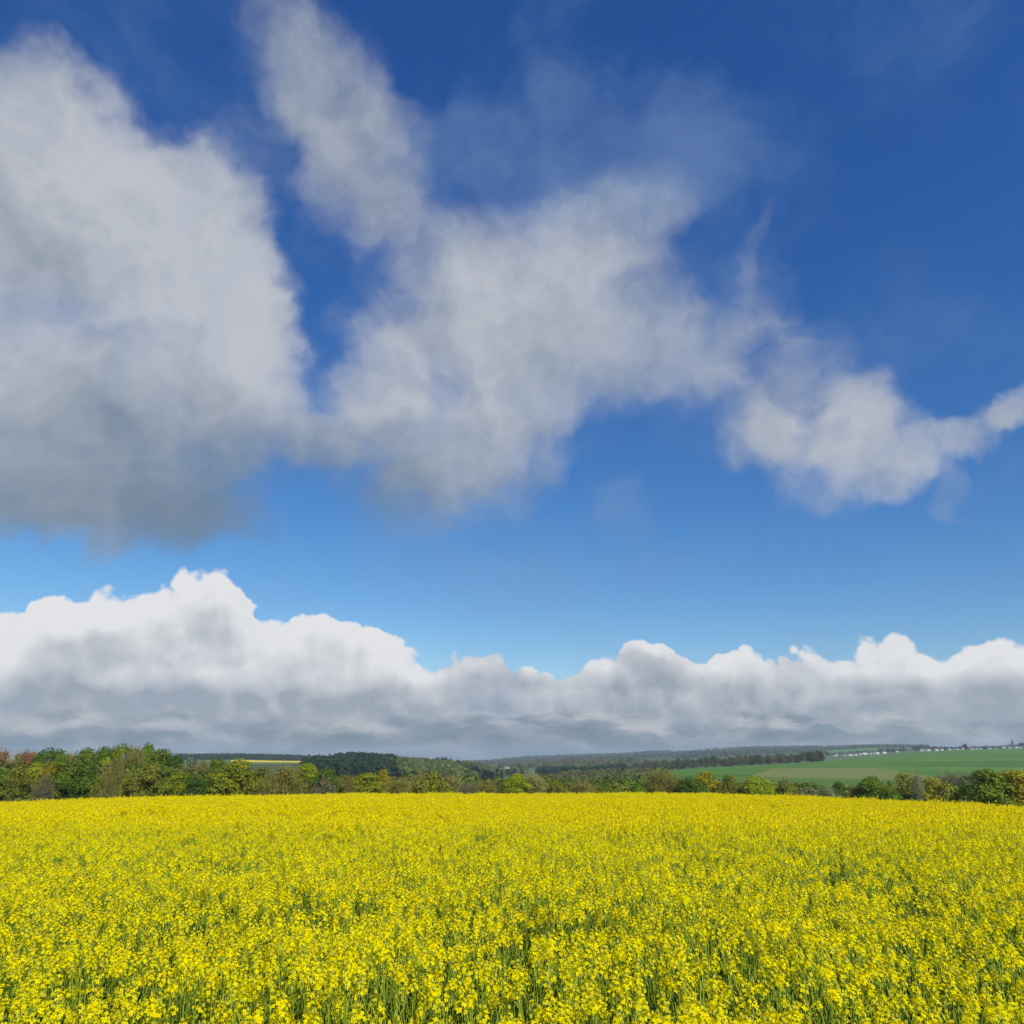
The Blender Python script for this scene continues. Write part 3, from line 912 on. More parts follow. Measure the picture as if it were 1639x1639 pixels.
for i in range(3):
    tree_kind('talltwiggy%d' % i, 140 + i, 10, 3.0, lambda b, r: limbs(b, r, 10, 2.6, .16, 16, base=.08), lambda b, r, t: (twig_cloud(b, r, t, 5200, .8, 1, .02), crown_cloud(b, r, 10, 2.7, .6, 30, 150, .11, shape=.62, inner=.5)), M_BARK)
for i in range(2):    # wide low shrubs
    tree_kind('shrub%d' % i, 60 + i, 5, 4.5, lambda b, r: limbs(b, r, 5, 3.4, .12, 8, stems=3), lambda b, r, t: crown_cloud(b, r, 5, 4.0, .2, 20, 260, .16, shape=.35), M_BARK)
tree_kind('stems0', 70, 10, 4, lambda b, r: limbs(b, r, 10, 3.0, .24, 6, base=.42, stems=3), lambda b, r, t: (twig_cloud(b, r, t, 2600, 1.1, 1, .024), crown_cloud(b, r, 10, 3.2, 3.6, 16, 90, .13, shape=.5, inner=.5)), M_PALE)
tree_kind('stems1', 71, 10, 2.6, lambda b, r: limbs(b, r, 10, 2.0, .17, 8, base=.4, stems=1), lambda b, r, t: (twig_cloud(b, r, t, 900, .9, 1, .024), crown_cloud(b, r, 10, 2.1, 3.4, 14, 110, .14, shape=.5, inner=.4)), M_PALE)
def spruce_crown(b, r, t, n=26, dens=70, W=2.4, H=10, bare=.0, size=.2):
    for k in range(n):
        f = (k + .3) / n; z = H * (.06 + bare + (.94 - bare) * f); R_ = W * (1 - f) ** .85 + .12
        m_ = int(dens * (1 - f * .75)); th = r.uniform(0, 6.28, m_); rr = R_ * np.sqrt(r.uniform(.08, 1, m_)) * (1 + .15 * np.sin(th * 5 + k))
        P = np.stack([np.cos(th) * rr, np.sin(th) * rr, z - rr * .28 + r.normal(size=m_) * .12], 1)
        leaf_quads(b, P, np.stack([np.cos(th) * .6, np.sin(th) * .6, np.full(m_, .7)], 1) + r.normal(size=(m_, 3)) * .3, size, r)
tree_kind('spruce0', 80, 10, 2.4, lambda b, r: tube(b, [(0, 0, -.6), (0, 0, 5), (0, 0, 9.9)], [.2, .13, .02], 6), lambda b, r, t: spruce_crown(b, r, t), M_BARK)
def bare_spruce(b, r):
    tube(b, [(0, 0, -.6), (0.05, 0, 5), (0, 0, 9.9)], [.17, .12, .02], 6)
    for k in range(40):
        z = r.uniform(2, 9.4); th = r.uniform(0, 6.28); L_ = 1.6 * (1.05 - z / 10) + .25
        tube(b, [(0, 0, z), (math.cos(th) * L_, math.sin(th) * L_, z - .1)], [.03, .01], 3)
tree_kind('driedspruce0', 81, 10, 1.9, bare_spruce, lambda b, r, t: spruce_crown(b, r, t, 24, 38, 1.9, 10, .26, .16), M_PALE)
tree_kind('driedspruce1', 82, 10, 1.9, bare_spruce, lambda b, r, t: spruce_crown(b, r, t, 18, 14, 1.6, 10, .3, .14), M_PALE)

def z_of_row(row, y): return EYE.z + slope_of_row(row) * y
_tree_rng = random.Random(5)
def put_tree(kind, x, y, height, halfw, col, name='tree', label=None, cat='tree', group=None, rot=None):
    tm_, cm_, H0, W0 = TREE_KINDS[kind]
    z = gz(x, y) - .1
    e = bpy.data.objects.new(name, None); link(e)
    e.empty_display_size = 0.5
    e.location = (x, y, z)
    e.rotation_euler = (0, 0, _tree_rng.uniform(0, 6.28) if rot is None else rot)
    sx = halfw / W0 * 1.02
    e.scale = (sx, sx, height / H0)
    tag(e, label, cat, group)
    t = obj('trunk', tm_, e); c = obj('crown', cm_, e)
    t.color = (*[min(1, v) for v in col], 1)
    c.color = (*[min(1, v) for v in col], 1)
    return e
def photo_tree(kind, px, hw, top, y, col, label, name='tree', group='trees and bushes edging the rape field', cat='tree'):
    x = x_of(px, y)
    h = z_of_row(top, y) - gz(x, y) + .1
    w = hw / FPX * y * math.cos(PITCH) * (1.0 if 'dried' in kind or 'stems' in kind else (1.42 if px < 1000 else 1.6))
    if h / w > 2.3 and kind.rstrip('0123456789') in ('broad', 'loose', 'twiggy'): kind = 'tall' + kind if not kind.startswith('broad') else 'tall' + kind[-1]
    return put_tree(kind, x, y, h, w, col, name, label, cat, group)

VIV = (0.115, 0.195, 0.012); GRN = (0.145, 0.200, 0.014); DKG = (0.070, 0.130, 0.016); YEL = (0.25, 0.27, 0.012); OLV = (0.185, 0.195, 0.022)
BRN = (0.200, 0.185, 0.040); RUS = (0.32, 0.170, 0.065); ORG = (0.30, 0.26, 0.012); GRY = (0.165, 0.160, 0.075); TAN = (0.235, 0.22, 0.070); LIM = (0.26, 0.31, 0.012); SIL = (0.19, 0.21, 0.105)
T_ = [
 # kind, px, half width, top row, distance, colour, label, name
 ('talltwiggy0', 2, 17, 1196, 196, RUS, 'rust-brown dry tree at the far left end of the wood', 'tree'),
 ('driedspruce1', 17, 13, 1198, 193, RUS, 'pale bare trunk of a dry tree beside the rust-brown one at the left edge', 'tree'),
 ('talltwiggy1', 31, 17, 1200, 197, TAN, 'thin tan dry tree in the middle of the brown group at the left edge', 'tree'),
 ('talltwiggy2', 43, 16, 1197, 195, RUS, 'reddish dry tree next to the first green crown from the left', 'tree'),
 ('tallloose0', 54, 12, 1201, 199, RUS, 'short reddish dry tree tucked against the dark green crown', 'tree'),
 ('broad0', 72, 21, 1196, 190, DKG, 'deep green tree right of the rust-brown dry trees', 'tree'),
 ('broad1', 95, 18, 1199, 192, VIV, 'deep green ragged-topped tree before the dip in the left skyline', 'tree'),
 ('loose0', 113, 14, 1204, 194, ORG, 'small orange-olive crown in the dip of the left skyline', 'tree'),
 ('broad2', 137, 22, 1196, 190, GRN, 'green crown just right of the dip in the left skyline', 'tree'),
 ('broad3', 163, 22, 1194, 192, VIV, 'leafy green crown climbing towards the highest point of the wood', 'tree'),
 ('broad0', 190, 24, 1190, 196, GRN, 'tall light green crown left of the brown bare crown on the skyline', 'tree'),
 ('twiggy0', 216, 22, 1192, 184, BRN, 'brown half-bare crown high in the wood near its highest point', 'tree'),
 ('broad1', 234, 16, 1189, 192, VIV, 'highest green crown of the left wood', 'tree'),
 ('broad2', 257, 23, 1198, 190, GRN, 'green crown on the falling right shoulder of the wood', 'tree'),
 ('broad3', 280, 19, 1206, 186, DKG, 'dark green crown ending the high part of the wood', 'tree'),
 ('loose1', 306, 20, 1212, 182, SIL, 'pale grey-green loose crown right of the high wood', 'tree'),
 ('twiggy1', 326, 14, 1213, 180, TAN, 'pinkish-brown bare crown between two green ones', 'tree'),
 ('broad0', 350, 20, 1213, 178, GRN, 'green crown just left of the distant yellow strip', 'tree'),
 ('broad1', 8, 22, 1232, 168, VIV, 'bright green front tree under the dry brown trees at the left edge', 'tree'),
 ('loose0', 36, 24, 1221, 166, OLV, 'grey-olive front tree below the brown dried group', 'tree'),
 ('broad2', 60, 20, 1219, 172, YEL, 'yellow-green front tree left of the orange-brown topped one', 'tree'),
 ('broad3', 84, 15, 1218, 170, ORG, 'orange-brown topped tree in the front row of the left wood', 'tree'),
 ('twiggy2', 80, 14, 1238, 160, GRY, 'pale grey twiggy bush at the foot of the orange-brown topped tree', 'bush'),
 ('broad0', 108, 25, 1214, 168, GRN, 'wide green front tree right of the orange-brown topped one', 'tree'),
 ('broad1', 140, 24, 1221, 166, VIV, 'deep green front tree left of the thin pale stem', 'tree'),
 ('stems1', 160, 10, 1240, 158, OLV, 'small tree with one thin pale stem at the field edge', 'tree'),
 ('broad2', 172, 12, 1211, 176, LIM, 'narrow light green crown behind the tree with forked pale trunks', 'tree'),
 ('stems0', 188, 20, 1215, 160, BRN, 'brown-crowned tree with forked pale trunks at the field edge', 'tree'),
 ('loose1', 213, 19, 1231, 166, YEL, 'yellow-olive tree right of the forked pale trunks', 'tree'),
 ('broad3', 240, 25, 1221, 164, OLV, 'large olive front tree under the brown bare crown', 'tree'),
 ('broad0', 266, 22, 1226, 166, GRN, 'green front tree below the falling shoulder of the wood', 'tree'),
 ('broad1', 290, 21, 1235, 160, LIM, 'brightest green leafy tree in the front row of the wood', 'tree'),
 ('broad2', 320, 22, 1246, 156, DKG, 'low dark green tree under the pinkish-brown bare crown', 'tree'),
 ('broad3', 343, 18, 1226, 164, GRN, 'green front tree left of the big round yellow-green one', 'tree'),
 ('broad0', 384, 32, 1219, 160, YEL, 'big round yellow-green tree below the distant yellow strip', 'tree'),
 ('broad1', 420, 19, 1228, 164, OLV, 'olive tree between the big yellow-green and the brown round one', 'tree'),
 ('twiggy0', 455, 35, 1230, 156, BRN, 'wide brown half-bare round tree', 'tree'),
 ('broad2', 494, 22, 1221, 166, LIM, 'bright green tree at the right end of the distant yellow strip', 'tree'),
 ('broad3', 525, 24, 1230, 164, VIV, 'bright green tree in front of the dark wooded hill', 'tree'),
 ('shrub0', 523, 25, 1250, 152, GRY, 'low grey-brown bush under the bright green trees', 'bush'),
 ('twiggy1', 557, 13, 1238, 156, BRN, 'small brown round tree before the dark notch', 'tree'),
 ('broad0', 588, 23, 1236, 160, YEL, 'yellow-green tree right of the dark notch', 'tree'),
 ('loose0', 613, 15, 1230, 162, ORG, 'orange-brown small crown topping the yellow-green tree', 'tree'),
 ('twiggy2', 641, 22, 1247, 154, BRN, 'low olive-brown tree before the green hill', 'tree'),
 ('loose1', 676, 18, 1234, 162, TAN, 'tan-topped tree in front of the green hill', 'tree'),
 ('shrub1', 695, 30, 1243, 152, OLV, 'broad dark olive bush right of the low olive-brown tree', 'bush'),
 ('twiggy0', 723, 20, 1240, 158, TAN, 'pinkish-brown twiggy tree right of the broad olive bush', 'tree'),
 ('twiggy1', 751, 18, 1253, 154, GRY, 'low grey-brown twiggy tree left of the brown rounded crown', 'tree'),
 ('twiggy2', 780, 15, 1246, 158, BRN, 'brown rounded twiggy crown below the dark conifer clump', 'tree'),
 ('broad1', 826, 21, 1238, 158, LIM, 'vivid yellow-green tree at the middle of the hedge', 'tree'),
 ('twiggy0', 855, 21, 1241, 160, TAN, 'tan twiggy tree right of the vivid yellow-green one', 'tree'),
 ('shrub0', 888, 20, 1256, 156, OLV, 'small olive bush in the low middle of the hedge', 'bush'),
 ('twiggy2', 930, 26, 1253, 158, BRN, 'brown low tree in front of the wooded slope', 'tree'),
 ('loose0', 982, 22, 1255, 158, OLV, 'olive-brown low tree left of the small bright green bush', 'tree'),
 ('shrub1', 1018, 20, 1262, 154, VIV, 'small bright green bush close to the flowers', 'bush'),
 ('twiggy1', 1056, 26, 1236, 160, BRN, 'brown twiggy tree before the left tip of the green field', 'tree'),
 ('twiggy0', 1090, 17, 1244, 162, TAN, 'pinkish-tan twiggy tree beside the brown one', 'tree'),
 ('broad2', 1104, 22, 1246, 156, DKG, 'dark green tree at the foot of the orange-olive crown', 'tree'),
 ('loose1', 1127, 23, 1233, 160, ORG, 'orange-olive crown before the green field', 'tree'),
 ('loose0', 1164, 20, 1239, 160, OLV, 'olive tree right of the orange-olive crown', 'tree'),
 ('broad3', 1207, 32, 1247, 156, LIM, 'wide yellow-green tree left of the stubble field', 'tree'),
 ('shrub0', 1253, 20, 1257, 152, OLV, 'grey-olive bush right of the wide yellow-green tree', 'bush'),
 ('twiggy1', 1290, 18, 1259, 152, GRY, 'low grey bush before the stubble field', 'bush'),
 ('twiggy2', 1316, 17, 1257, 152, SIL, 'grey-green twiggy bush left of the dark olive one', 'bush'),
 ('loose1', 1336, 14, 1250, 154, DKG, 'dark olive small tree left of the round dark green tree', 'tree'),
 ('twiggy0', 1360, 12, 1257, 152, BRN, 'dark twiggy bush touching the round dark green tree', 'bush'),
 ('broad0', 1391, 24, 1242, 150, VIV, 'round dark green tree standing out of the right hedge', 'tree'),
 ('stems1', 1418, 11, 1248, 150, OLV, 'thin tree with a pale stem right of the round dark green tree', 'tree'),
 ('loose0', 1446, 25, 1236, 150, OLV, 'tall grey-olive tree with pale stems in the right hedge', 'tree'),
 ('stems0', 1462, 14, 1240, 147, SIL, 'pale-stemmed tree in front of the grey-olive one', 'tree'),
 ('loose1', 1486, 29, 1243, 149, ORG, 'orange-yellow sloping tree before the gap in the right hedge', 'tree'),
 ('shrub1', 1506, 26, 1265, 146, OLV, 'low olive bush under the orange-yellow sloping tree', 'bush'),
 ('twiggy1', 1518, 18, 1240, 240, GRY, 'grey twiggy tree set back behind the gap', 'tree'),
 ('twiggy2', 1543, 18, 1238, 236, GRY, 'grey-brown tree set back left of the big green tree', 'tree'),
 ('shrub0', 1536, 18, 1262, 190, DKG, 'dark bush standing back in the gap of the right hedge', 'bush'),
 ('loose0', 1562, 14, 1234, 250, DKG, 'dark far crown peeping over the big green tree', 'tree'),
 ('broad1', 1577, 31, 1231, 140, GRN, 'big green tree at the right end of the hedge', 'tree'),
 ('broad2', 1614, 34, 1232, 140, ORG, 'big golden-orange tree at the right end of the hedge', 'tree'),
 ('broad3', 1656, 28, 1243, 141, ORG, 'golden tree cut by the right edge of the photo', 'tree'),
]
for (k, px, hw, top, y, c, lab, nme) in T_:
    v = _tree_rng.uniform(.82, 1.05) * (1.0 if px < 560 else 1.22)
    cat = 'bush' if lab.split(' ')[0] and 'bush' in lab.split(' under ')[0].split(' touching ')[0] and nme == 'tree' and (' bush' in lab) and ('beside the broad' not in lab) else 'tree'
    if 'of the broad olive bush' in lab or 'of the small bright green bush' in lab: cat = 'tree'
    photo_tree(k, px, hw, top, y, tuple(a * v for a in c), lab, 'bush' if cat == 'bush' else nme, cat=cat)

# shaded undergrowth that closes the foot of the hedge
def build_undergrowth():
    rng = np.random.default_rng(3)
    t = Buf()
    crown_cloud(t, rng, 2.1, 1.7, .0, 22, 190, .075, shape=.55)
    t2 = Buf(); crown_cloud(t2, rng, 2.1, 1.5, .0, 22, 190, .07, shape=.6)
    pts, var, rot, scl, tc = [], [], [], [], []
    for px in np.arange(-60, 1700, 8):
        for dy, hh in ((2, 1.0), (10, 1.15)):
            y = (176 if px < 330 else 168 if px < 640 else 166) + dy + rng.uniform(-3, 3)
            if px > 1180: y -= (px - 1180) * .035
            x = x_of(px + rng.uniform(-4, 4), y)
            if 1522 < px < 1545: continue
            pts.append((x, y, gz(x, y))); var.append(rng.integers(2)); rot.append((0, 0, rng.uniform(0, 6.28)))
            tr = np.interp(px, [0, 300, 330, 640, 820, 1050, 1250, 1640], [1232, 1232, 1246, 1250, 1252, 1254, 1262, 1268]) + rng.uniform(-7, 7)
            s = (z_of_row(tr, y) - gz(x, y)) / 2.3; s = max(s, .8); scl.append((s * 1.05, s * 1.05, s))
            c = np.array([(0.09, .135, .018), (.12, .14, .022), (.10, .15, .018), (.13, .125, .03)][rng.integers(4)]) * rng.uniform(.8, 1.3); tc.append(c)
    o = scatter_object('undergrowth', [t, t2], np.array(pts, np.float32), np.array(var), np.array(rot, np.float32), np.array(scl, np.float32), [M_WOOD], np.array(tc, np.float32))
    tag(o, 'dense green undergrowth closing the foot of the trees behind the rape field', 'undergrowth', kind='stuff')
build_undergrowth()

# ================================================================== far woods
def wood_templates():
    rng = np.random.default_rng(9)
    out = []
    for i in range(3):
        b = Buf(); crown_cloud(b, rng, 12, 5.2, .5, 14, 70, .52, shape=.5); tube(b, [(0, 0, -1), (0, 0, 8)], [.3, .12], 4); out.append(b)
    for i in range(2):
        b = Buf(); spruce_crown(b, rng, None, 13, 44, 3.2, 14, 0, .5); tube(b, [(0, 0, -1), (0, 0, 13)], [.25, .04], 4); out.append(b)
    return out
WT = wood_templates()
def wood(name, label, cols, ys, spacing, colours, conif=0.0, h=1.0, mask=None, seed=1, jit=.45):
    rng = np.random.default_rng(seed)
    pts, var, rot, scl, tc = [], [], [], [], []
    y = ys[0]
    while y < ys[1]:
        t = (y - ys[0]) / (ys[1] - ys[0])
        c0 = cols[0](t) if callable(cols[0]) else cols[0]; c1 = cols[1](t) if callable(cols[1]) else cols[1]
        x0, x1 = x_of(c0, y), x_of(c1, y)
        n = int((x1 - x0) / spacing) + 1
        for i in range(n):
            x = x0 + (i + .5 + rng.uniform(-jit, jit)) * spacing; yy = y + rng.uniform(-jit, jit) * spacing
            if mask and not mask(x, yy): continue
            pts.append((x, yy, gz(x, yy) - .3))
            k = rng.uniform() < conif
            var.append(int(3 + rng.integers(2)) if k else int(rng.integers(3)))
            rot.append((0, 0, rng.uniform(0, 6.28)))
            s = h * rng.uniform(.75, 1.2); scl.append((s * rng.uniform(.9, 1.15), s, s))
            cc = np.array((0.018, 0.036, 0.022)) * rng.uniform(.8, 1.3) if k else np.array(colours[rng.integers(len(colours))]) * rng.uniform(.75, 1.25)
            tc.append(cc)
        y += spacing * .9
    o = scatter_object(name, WT, np.array(pts, np.float32), np.array(var), np.array(rot, np.float32), np.array(scl, np.float32), [M_WOOD], np.array(tc, np.float32))
    tag(o, label, 'wood', kind='stuff')
    print('DBG', name, len(pts))
    return o
G1, G2, G3, BR, GY = (0.105, 0.165, 0.04), (0.14, 0.19, 0.05), (0.17, 0.18, 0.065), (0.17, 0.135, 0.075), (0.155, 0.155, 0.09)
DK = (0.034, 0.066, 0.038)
wood('shadow_dark_wood', 'blue-green wood with cloud shadow put into its dark colour, covering the rounded hill behind the left hedge', (488, 622), (560, 1010), 8.5, [DK, (0.045, 0.075, 0.042)], .2, .95, seed=2)  # dark tree colours here also hold the painted shadow of a cloud
wood('green_wood', 'light green wood on the hill right of the dark one', (lambda t: 622, lambda t: 752 - 30 * t), (600, 1120), 8, [G1, G2, G2, G3], .06, .78, seed=3, mask=lambda x, y: mnoise.noise(Vector((x * .012, y * .008, 1))) > -.28)
wood('slope_wood', 'olive and brown wood on the near slope behind the middle of the hedge', (lambda t: 860 + 20 * (1 - t), 1052), (400, 690), 6, [G1, G2, G2, G3, BR, GY], .03, .50, seed=4)
wood('dark_strip_wood', 'dark strip of wood crossing the valley behind the olive slope', (862, 1000), (1130, 1215), 9, [DK, DK, (0.035, .055, .035)], .4, 1.0, seed=5)
wood('brown_wood', 'grey-brown wood on the round hill in the valley', (872, 975), (1750, 2150), 12, [BR, GY, BR, G3], .05, 1.0, seed=6)
wood('crest_wood', 'dark wood on the skyline above the distant yellow strip', (285, 492), (1760, 2060), 11, [DK, (0.04, .06, .035), (.05, .065, .04)], .35, .85, seed=7)
wood('valley_wood', 'scattered trees and copses on the hazy valley sides', (630, 1060), (1150, 2700), 17, [G1, G2, G3, (0.05, .08, .035)], .12, 1.0, seed=8, mask=lambda x, y: mnoise.noise(Vector((x * .005, y * .0026, 7))) > .16)
wood('ridge_wood', 'far blue-green woods along the hazy ridges', (520, 1480), (2750, 5300), 34, [(0.07, .105, .06), (0.10, .14, .07), (.12, .12, .07)], .15, 1.2, seed=9, mask=lambda x, y: mnoise.noise(Vector((x * .0022, y * .0012, 3))) > -.06 and not (2850 < y < 3550 and 1325 < col_of(x, y) < 1472))
wood('knoll_wood', 'small dark wood on the low knoll left of the hilltop village', (1466, 1502), (2500, 2640), 12, [DK, (0.04, .06, .04)], .3, .95, seed=10)

# single trees of the middle distance
def many(kinds, spots, hs, ws, cols_, name, label, group, cat='tree'):
    for (px, y) in spots:
        k = _tree_rng.choice(kinds); x = x_of(px, y)
        c = _tree_rng.choice(cols_); v = _tree_rng.uniform(.8, 1.2)
        put_tree(k, x, y, _tree_rng.uniform(*hs), _tree_rng.uniform(*ws), tuple(a * v for a in c), name, label, cat, group)
r_ = random.Random(8)
strip_ = [(1030 + i * 6.1 + r_.uniform(-2, 2), 1150 + 5 * (i % 3) * 4 - i * .2 + r_.uniform(-6, 6)) for i in range(48)]
many(['twiggy0', 'twiggy1', 'loose0', 'broad0', 'broad2', 'loose1', 'twiggy2'], strip_, (11, 15.5), (6.0, 8.2), [(0.15, .115, .065), (.10, .10, .055), (.125, .11, .06), (.07, .09, .045), (.10, .13, .045)],
     'tree', 'brownish tree of the long row along the upper edge of the green field', 'trees along the upper edge of the green field')
many(['broad1', 'broad3'], [(1298, 1140), (1306, 1150), (1313, 1142)], (13, 14.5), (5.5, 6.5), [(.045, .07, .028)], 'tree', 'darker rounded tree closing the right end of the field-edge row', 'rounded trees at the right end of the row')
many(['spruce0'], [(699, 1010), (703, 1004), (707, 1012), (711, 1006), (715, 1010)], (13.5, 15.5), (2.6, 3.3), [(0.022, .038, .026)], 'conifer', 'dark conifer of the small block on the crest of the green hill', 'conifers on the crest of the green hill')
many(['spruce0', 'broad3'], [(758, 800), (763, 806), (768, 798), (773, 804), (778, 800), (783, 808), (788, 802), (795, 812), (803, 820)], (9, 13), (3.2, 4.6), [(0.020, .034, .026)], 'conifer', 'dark tree of the clump standing in the valley', 'dark clump in the valley')
many(['stems1'], [(1222, 1120)], (12, 12.1), (3.2, 3.3), [(.16, .19, .11)], 'pale_tree', 'slim pale tree standing before the brown row at the corner of the stubble field', None)

# ================================================================== villages
def mat_wall(name, c):
    m, g = nm(name); tc = g.new('ShaderNodeTexCoord')
    n = g.noise(tc.outputs['Object'], 1.5, 4, 0.6)
    surf(m, g, principled(g, g.mix(n, tuple(v * .88 for v in c), c), 0.85, 0.15))
    return m
M_WHITE, M_CREAM, M_GREYW = mat_wall('white_render', (0.66, 0.66, 0.64)), mat_wall('cream_render', (0.55, 0.52, 0.45)), mat_wall('grey_render', (0.32, 0.32, 0.31))
M_SLATE, M_TILE, M_PALER = mat_wall('slate_roof', (0.055, 0.06, 0.075)), mat_wall('brown_tile', (0.12, 0.08, 0.07)), mat_wall('light_sheet_roof', (0.62, 0.64, 0.65))
M_PANE = nm('dark_pane'); surf(M_PANE[0], M_PANE[1], principled(M_PANE[1], (0.03, 0.035, 0.045), 0.15, 0.5)); M_PANE = M_PANE[0]
def box(b, x0, x1, y0, y1, z0, z1, mat=0):
    V = [(x, y, z) for z in (z0, z1) for y in (y0, y1) for x in (x0, x1)]
    b.add(V, quads=[(0, 2, 3, 1), (4, 5, 7, 6), (0, 1, 5, 4), (2, 6, 7, 3), (0, 4, 6, 2), (1, 3, 7, 5)], mat=mat)
HOUSE = {}
def house_kind(key, w, d, h, rh, wallm, roofm):
    wb = Buf(); hw, hd = w / 2, d / 2
    V = [(-hw, -hd, -2), (hw, -hd, -2), (hw, hd, -2), (-hw, hd, -2), (-hw, -hd, h), (hw, -hd, h), (hw, hd, h), (-hw, hd, h), (-hw, 0, h + rh), (hw, 0, h + rh)]
    wb.add(V, quads=[(0, 1, 5, 4), (2, 3, 7, 6), (3, 0, 4, 7), (1, 2, 6, 5)], tris=[(4, 8, 7), (5, 6, 9)])
    rb = Buf(); e = .5; sl = rh / hd; t = .22
    for s in (-1, 1):
        P = [(-hw - e, s * (hd + e), h - e * sl), (hw + e, s * (hd + e), h - e * sl), (hw + e, 0, h + rh), (-hw - e, 0, h + rh)]
        top = [(a, b_, c + t) for a, b_, c in P]
        low = [(a, b_, c + .02) for a, b_, c in P]
        Q = [(4, 5, 6, 7), (3, 2, 1, 0), (0, 1, 5, 4), (1, 2, 6, 5), (3, 0, 4, 7)]
        rb.add(low + top, quads=Q if s < 0 else [q[::-1] for q in Q])
    wins = []
    for fx in (-.3, 0, .3):
        for zz in ((1.0, 2.3), (3.6, 4.9)):
            if zz[1] > h: continue
            for s in (-1, 1):
                b = Buf(); cx = fx * w
                box(b, cx - .6, cx + .6, s * (hd + .03) - .04, s * (hd + .03) + .04, zz[0], zz[1]); wins.append(to_mesh('window', b, [M_PANE]))
    cb = Buf(); box(cb, -hw * .45 - .35, -hw * .45 + .35, -.35, .35, h + rh * .6, h + rh + 1.1)
    HOUSE[key] = (to_mesh('wall', wb, [wallm]), to_mesh('roof', rb, [roofm]), wins, to_mesh('chimney', cb, [M_TILE]))
house_kind('white_gable', 11, 9, 5.6, 4.2, M_WHITE, M_SLATE)
house_kind('white_wide', 15, 9, 5.0, 3.4, M_WHITE, M_TILE)
house_kind('cream', 11, 9, 5.6, 4.4, M_CREAM, M_SLATE)
house_kind('grey', 12, 9, 5.4, 4.6, M_GREYW, M_SLATE)
house_kind('white_low', 16, 10, 4.2, 2.4, M_WHITE, M_PALER)
house_kind('hall', 30, 16, 4.5, 3.6, M_GREYW, M_PALER)
def house(key, px, y, rot, s, label, group, name='house', cat='house', lift=0.0):
    x = x_of(px, y)
    e = bpy.data.objects.new(name, None); link(e); e.location = (x, y, gz(x, y) + lift); e.rotation_euler = (0, 0, rot); e.scale = (s, s, s)
    tag(e, label, cat, group)
    w, r, wi, ch = HOUSE[key]
    obj('wall', w, e); ro = obj('roof', r, e); obj('chimney', ch, ro)
    for q in wi: obj('window', q, e)
    return e
vr = random.Random(21)
GA, GB = 'houses of the valley village', 'houses of the hilltop village'
# valley village, behind the shoulder of the green field
LW = 'bright white house of the valley village behind the green field'
for px, y in ((1338, 2420), (1360, 2330), (1364, 2345), (1370, 2325), (1384, 2350), (1405, 2360), (1414, 2400), (1416, 2395), (1429, 2450), (1437, 2460)):
    house(vr.choice(['white_gable', 'white_wide', 'white_low']), px, y, vr.uniform(-.6, .6), .72, LW, GA)
LG = 'dull grey or cream house of the valley village with a dark roof'
for i in range(22):
    px = 1326 + i * 4.4 + vr.uniform(-2, 2)
    house(vr.choice(['cream', 'grey', 'grey']), px, 2420 + vr.uniform(-60, 200), vr.uniform(-.9, .9), .8, LG, GA)
# hilltop village on the crest
LB = 'bright white house of the hilltop village on the right skyline'
for px, y in ((1476, 2290), (1481, 2300), (1487, 2290), (1492, 2360), (1499, 2350), (1500, 2295), (1521, 2270), (1534, 2275), (1557, 2270), (1572, 2280), (1586, 2270), (1591, 2285), (1509, 2275), (1617, 2262), (1636, 2240)):
    house(vr.choice(['white_gable', 'white_wide', 'white_gable']), px, y, vr.uniform(-.6, .6), .85, LB, GB)
house('white_gable', 1628.5, 2200, .2, 1.0, 'small white house just right of the church steeple', GB)
LD = 'grey dark-roofed house of the hilltop village on the right skyline'
for i in range(24):
    px = 1504 + i * 6.0 + vr.uniform(-2.5, 2.5)
    house(vr.choice(['cream', 'grey', 'grey']), px, 2310 + vr.uniform(-40, 80), vr.uniform(-.9, .9), 1.0, LD, GB)
house('hall', 1612, 2270, .25, .7, 'long hall with a light sheet roof left of the church steeple', None, 'hall', 'hall')
house('white_wide', 811, 1980, .2, .9, 'lone white house beside the meadow in the valley', None)
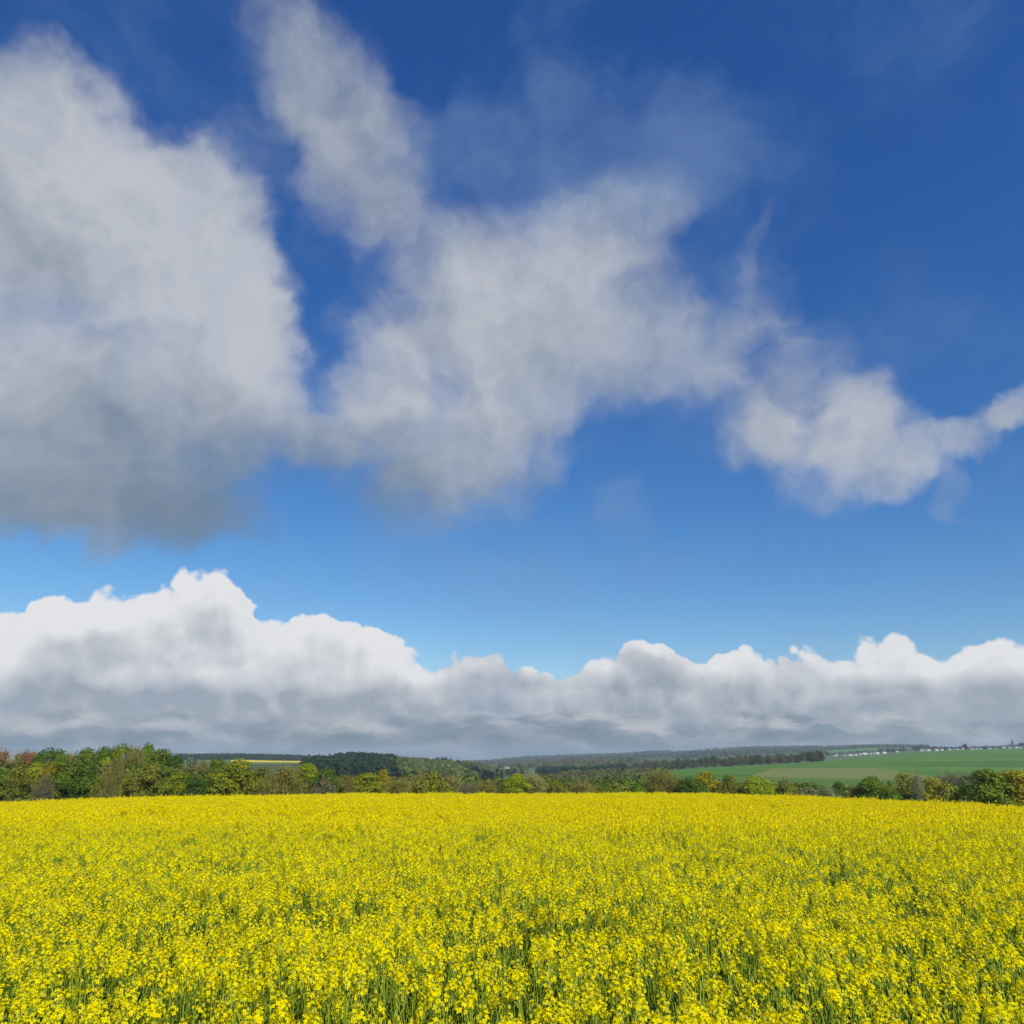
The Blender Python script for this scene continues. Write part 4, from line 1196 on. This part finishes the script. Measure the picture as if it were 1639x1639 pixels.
def church():
    y = 2330; x = x_of(1623.5, y)
    e = bpy.data.objects.new('church', None); link(e); e.location = (x, y, gz(x, y)); e.rotation_euler = (0, 0, .2)
    tag(e, 'church with a dark pointed steeple on the right skyline', 'church')
    b = Buf(); V = [(-14, -5, -2), (0, -5, -2), (0, 5, -2), (-14, 5, -2), (-14, -5, 7), (0, -5, 7), (0, 5, 7), (-14, 5, 7), (-14, 0, 12.5), (0, 0, 12.5)]
    b.add(V, quads=[(0, 1, 5, 4), (2, 3, 7, 6), (3, 0, 4, 7), (1, 2, 6, 5)], tris=[(4, 8, 7), (5, 6, 9)])
    obj('nave', to_mesh('nave', b, [M_GREYW]), e)
    b = Buf()
    for s in (-1, 1):
        b.add([(-14.4, s * 5.6, 6.4), (.1, s * 5.6, 6.4), (.1, 0, 12.8), (-14.4, 0, 12.8), (-14.4, s * 5.6, 6.7), (.1, s * 5.6, 6.7), (.1, 0, 13.1), (-14.4, 0, 13.1)], quads=[(4, 5, 6, 7), (3, 2, 1, 0), (0, 1, 5, 4), (3, 0, 4, 7)])
    obj('roof', to_mesh('roof', b, [M_SLATE]), e)
    b = Buf(); box(b, .15, 6.15, -3, 3, -2, 14)
    t = obj('tower', to_mesh('tower', b, [mat_wall('dark_stone', (0.11, 0.11, 0.11))]), e)
    b = Buf(); th = np.arange(8) / 8 * 2 * np.pi + .39
    V = [(3.15 + 3.9 * math.cos(a), 3.9 * math.sin(a), 14.02) for a in th] + [(3.15 + 2.6 * math.cos(a), 2.6 * math.sin(a), 18) for a in th] + [(3.15, 0, 31)]
    b.add(V, quads=[(i, (i + 1) % 8, 8 + (i + 1) % 8, 8 + i) for i in range(8)], tris=[(8 + i, 8 + (i + 1) % 8, 16) for i in range(8)])
    obj('spire', to_mesh('spire', b, [M_SLATE]), e)
    for s in (-1, 1):
        b = Buf(); box(b, 2.4, 3.9, s * 3.03 - .04, s * 3.03 + .04, 9.5, 12.3); obj('belfry_window', to_mesh('belfry_window', b, [M_PANE]), t)
church()
def mast():
    y = 3700; x = x_of(1349, y); b = Buf(); H = 46
    for a in range(3):
        th = a * 2.094
        tube(b, [(2.6 * math.cos(th), 2.6 * math.sin(th), -2), (.4 * math.cos(th), .4 * math.sin(th), H)], [.32, .2], 5)
        for k in range(9):
            z0, z1 = k * 5, k * 5 + 5; f0, f1 = 2.6 - 2.2 * z0 / H, 2.6 - 2.2 * z1 / H; t2 = th + 2.094
            tube(b, [(f0 * math.cos(th), f0 * math.sin(th), z0), (f1 * math.cos(t2), f1 * math.sin(t2), z1)], [.15, .15], 4)
    o = obj('radio_mast', None); bpy.data.objects.remove(o)
    o = obj('radio_mast', to_mesh('radio_mast', b, [mat_wall('mast_grey', (0.25, 0.26, 0.28))]), loc=(x, y, gz(x, y)))
    tag(o, 'slender lattice mast on the far ridge above the valley village', 'mast')
mast()
many(['broad0', 'broad1', 'broad2', 'broad3', 'loose0'], [(1490 + i * 4.9 + r_.uniform(-2, 2), 2310 + r_.uniform(-20, 120)) for i in range(31)], (7, 12), (5, 8), [(.028, .045, .03), (.035, .05, .035)],
     'tree', 'dark tree between the houses of the hilltop village', 'garden trees of the hilltop village')
many(['broad0', 'broad2', 'twiggy1'], [(1322 + i * 5.5 + r_.uniform(-2, 2), 2400 + r_.uniform(-20, 200)) for i in range(24)], (7, 12), (5, 8), [(.06, .075, .045), (.04, .055, .035)],
     'tree', 'dull green tree between the houses of the valley village', 'garden trees of the valley village')
put_tree('broad1', x_of(1548, 2290), 2290, 17, 9, (.02, .034, .024), 'tree', 'big round black-green tree standing above the hilltop roofs', 'tree')
for px, h in ((1631, 12), (1638, 17), (1646, 19)):
    put_tree('broad2', x_of(px, 2340), 2340, h, 10, (.04, .06, .035), 'tree', 'tall dark tree at the right edge beside the church', 'tree', 'tall trees right of the church')

# ================================================================== air
def haze():
    b = Buf(); box(b, -13600, 13600, -145, 9100, -80, 115)
    m, g = nm('haze_air')
    v = g.new('ShaderNodeVolumePrincipled')
    v.inputs['Color'].default_value = (0.62, 0.74, 0.90, 1)
    v.inputs['Density'].default_value = 0.00009
    v.inputs['Anisotropy'].default_value = 0.0
    o = g.new('ShaderNodeOutputMaterial'); m.node_tree.links.new(v.outputs[0], o.inputs['Volume'])
    h = obj('haze', to_mesh('haze', b, [m])); tag(h, kind='stuff')
    tag(h, 'thin pale blue haze softening the far hills', 'haze')
    return h
haze()
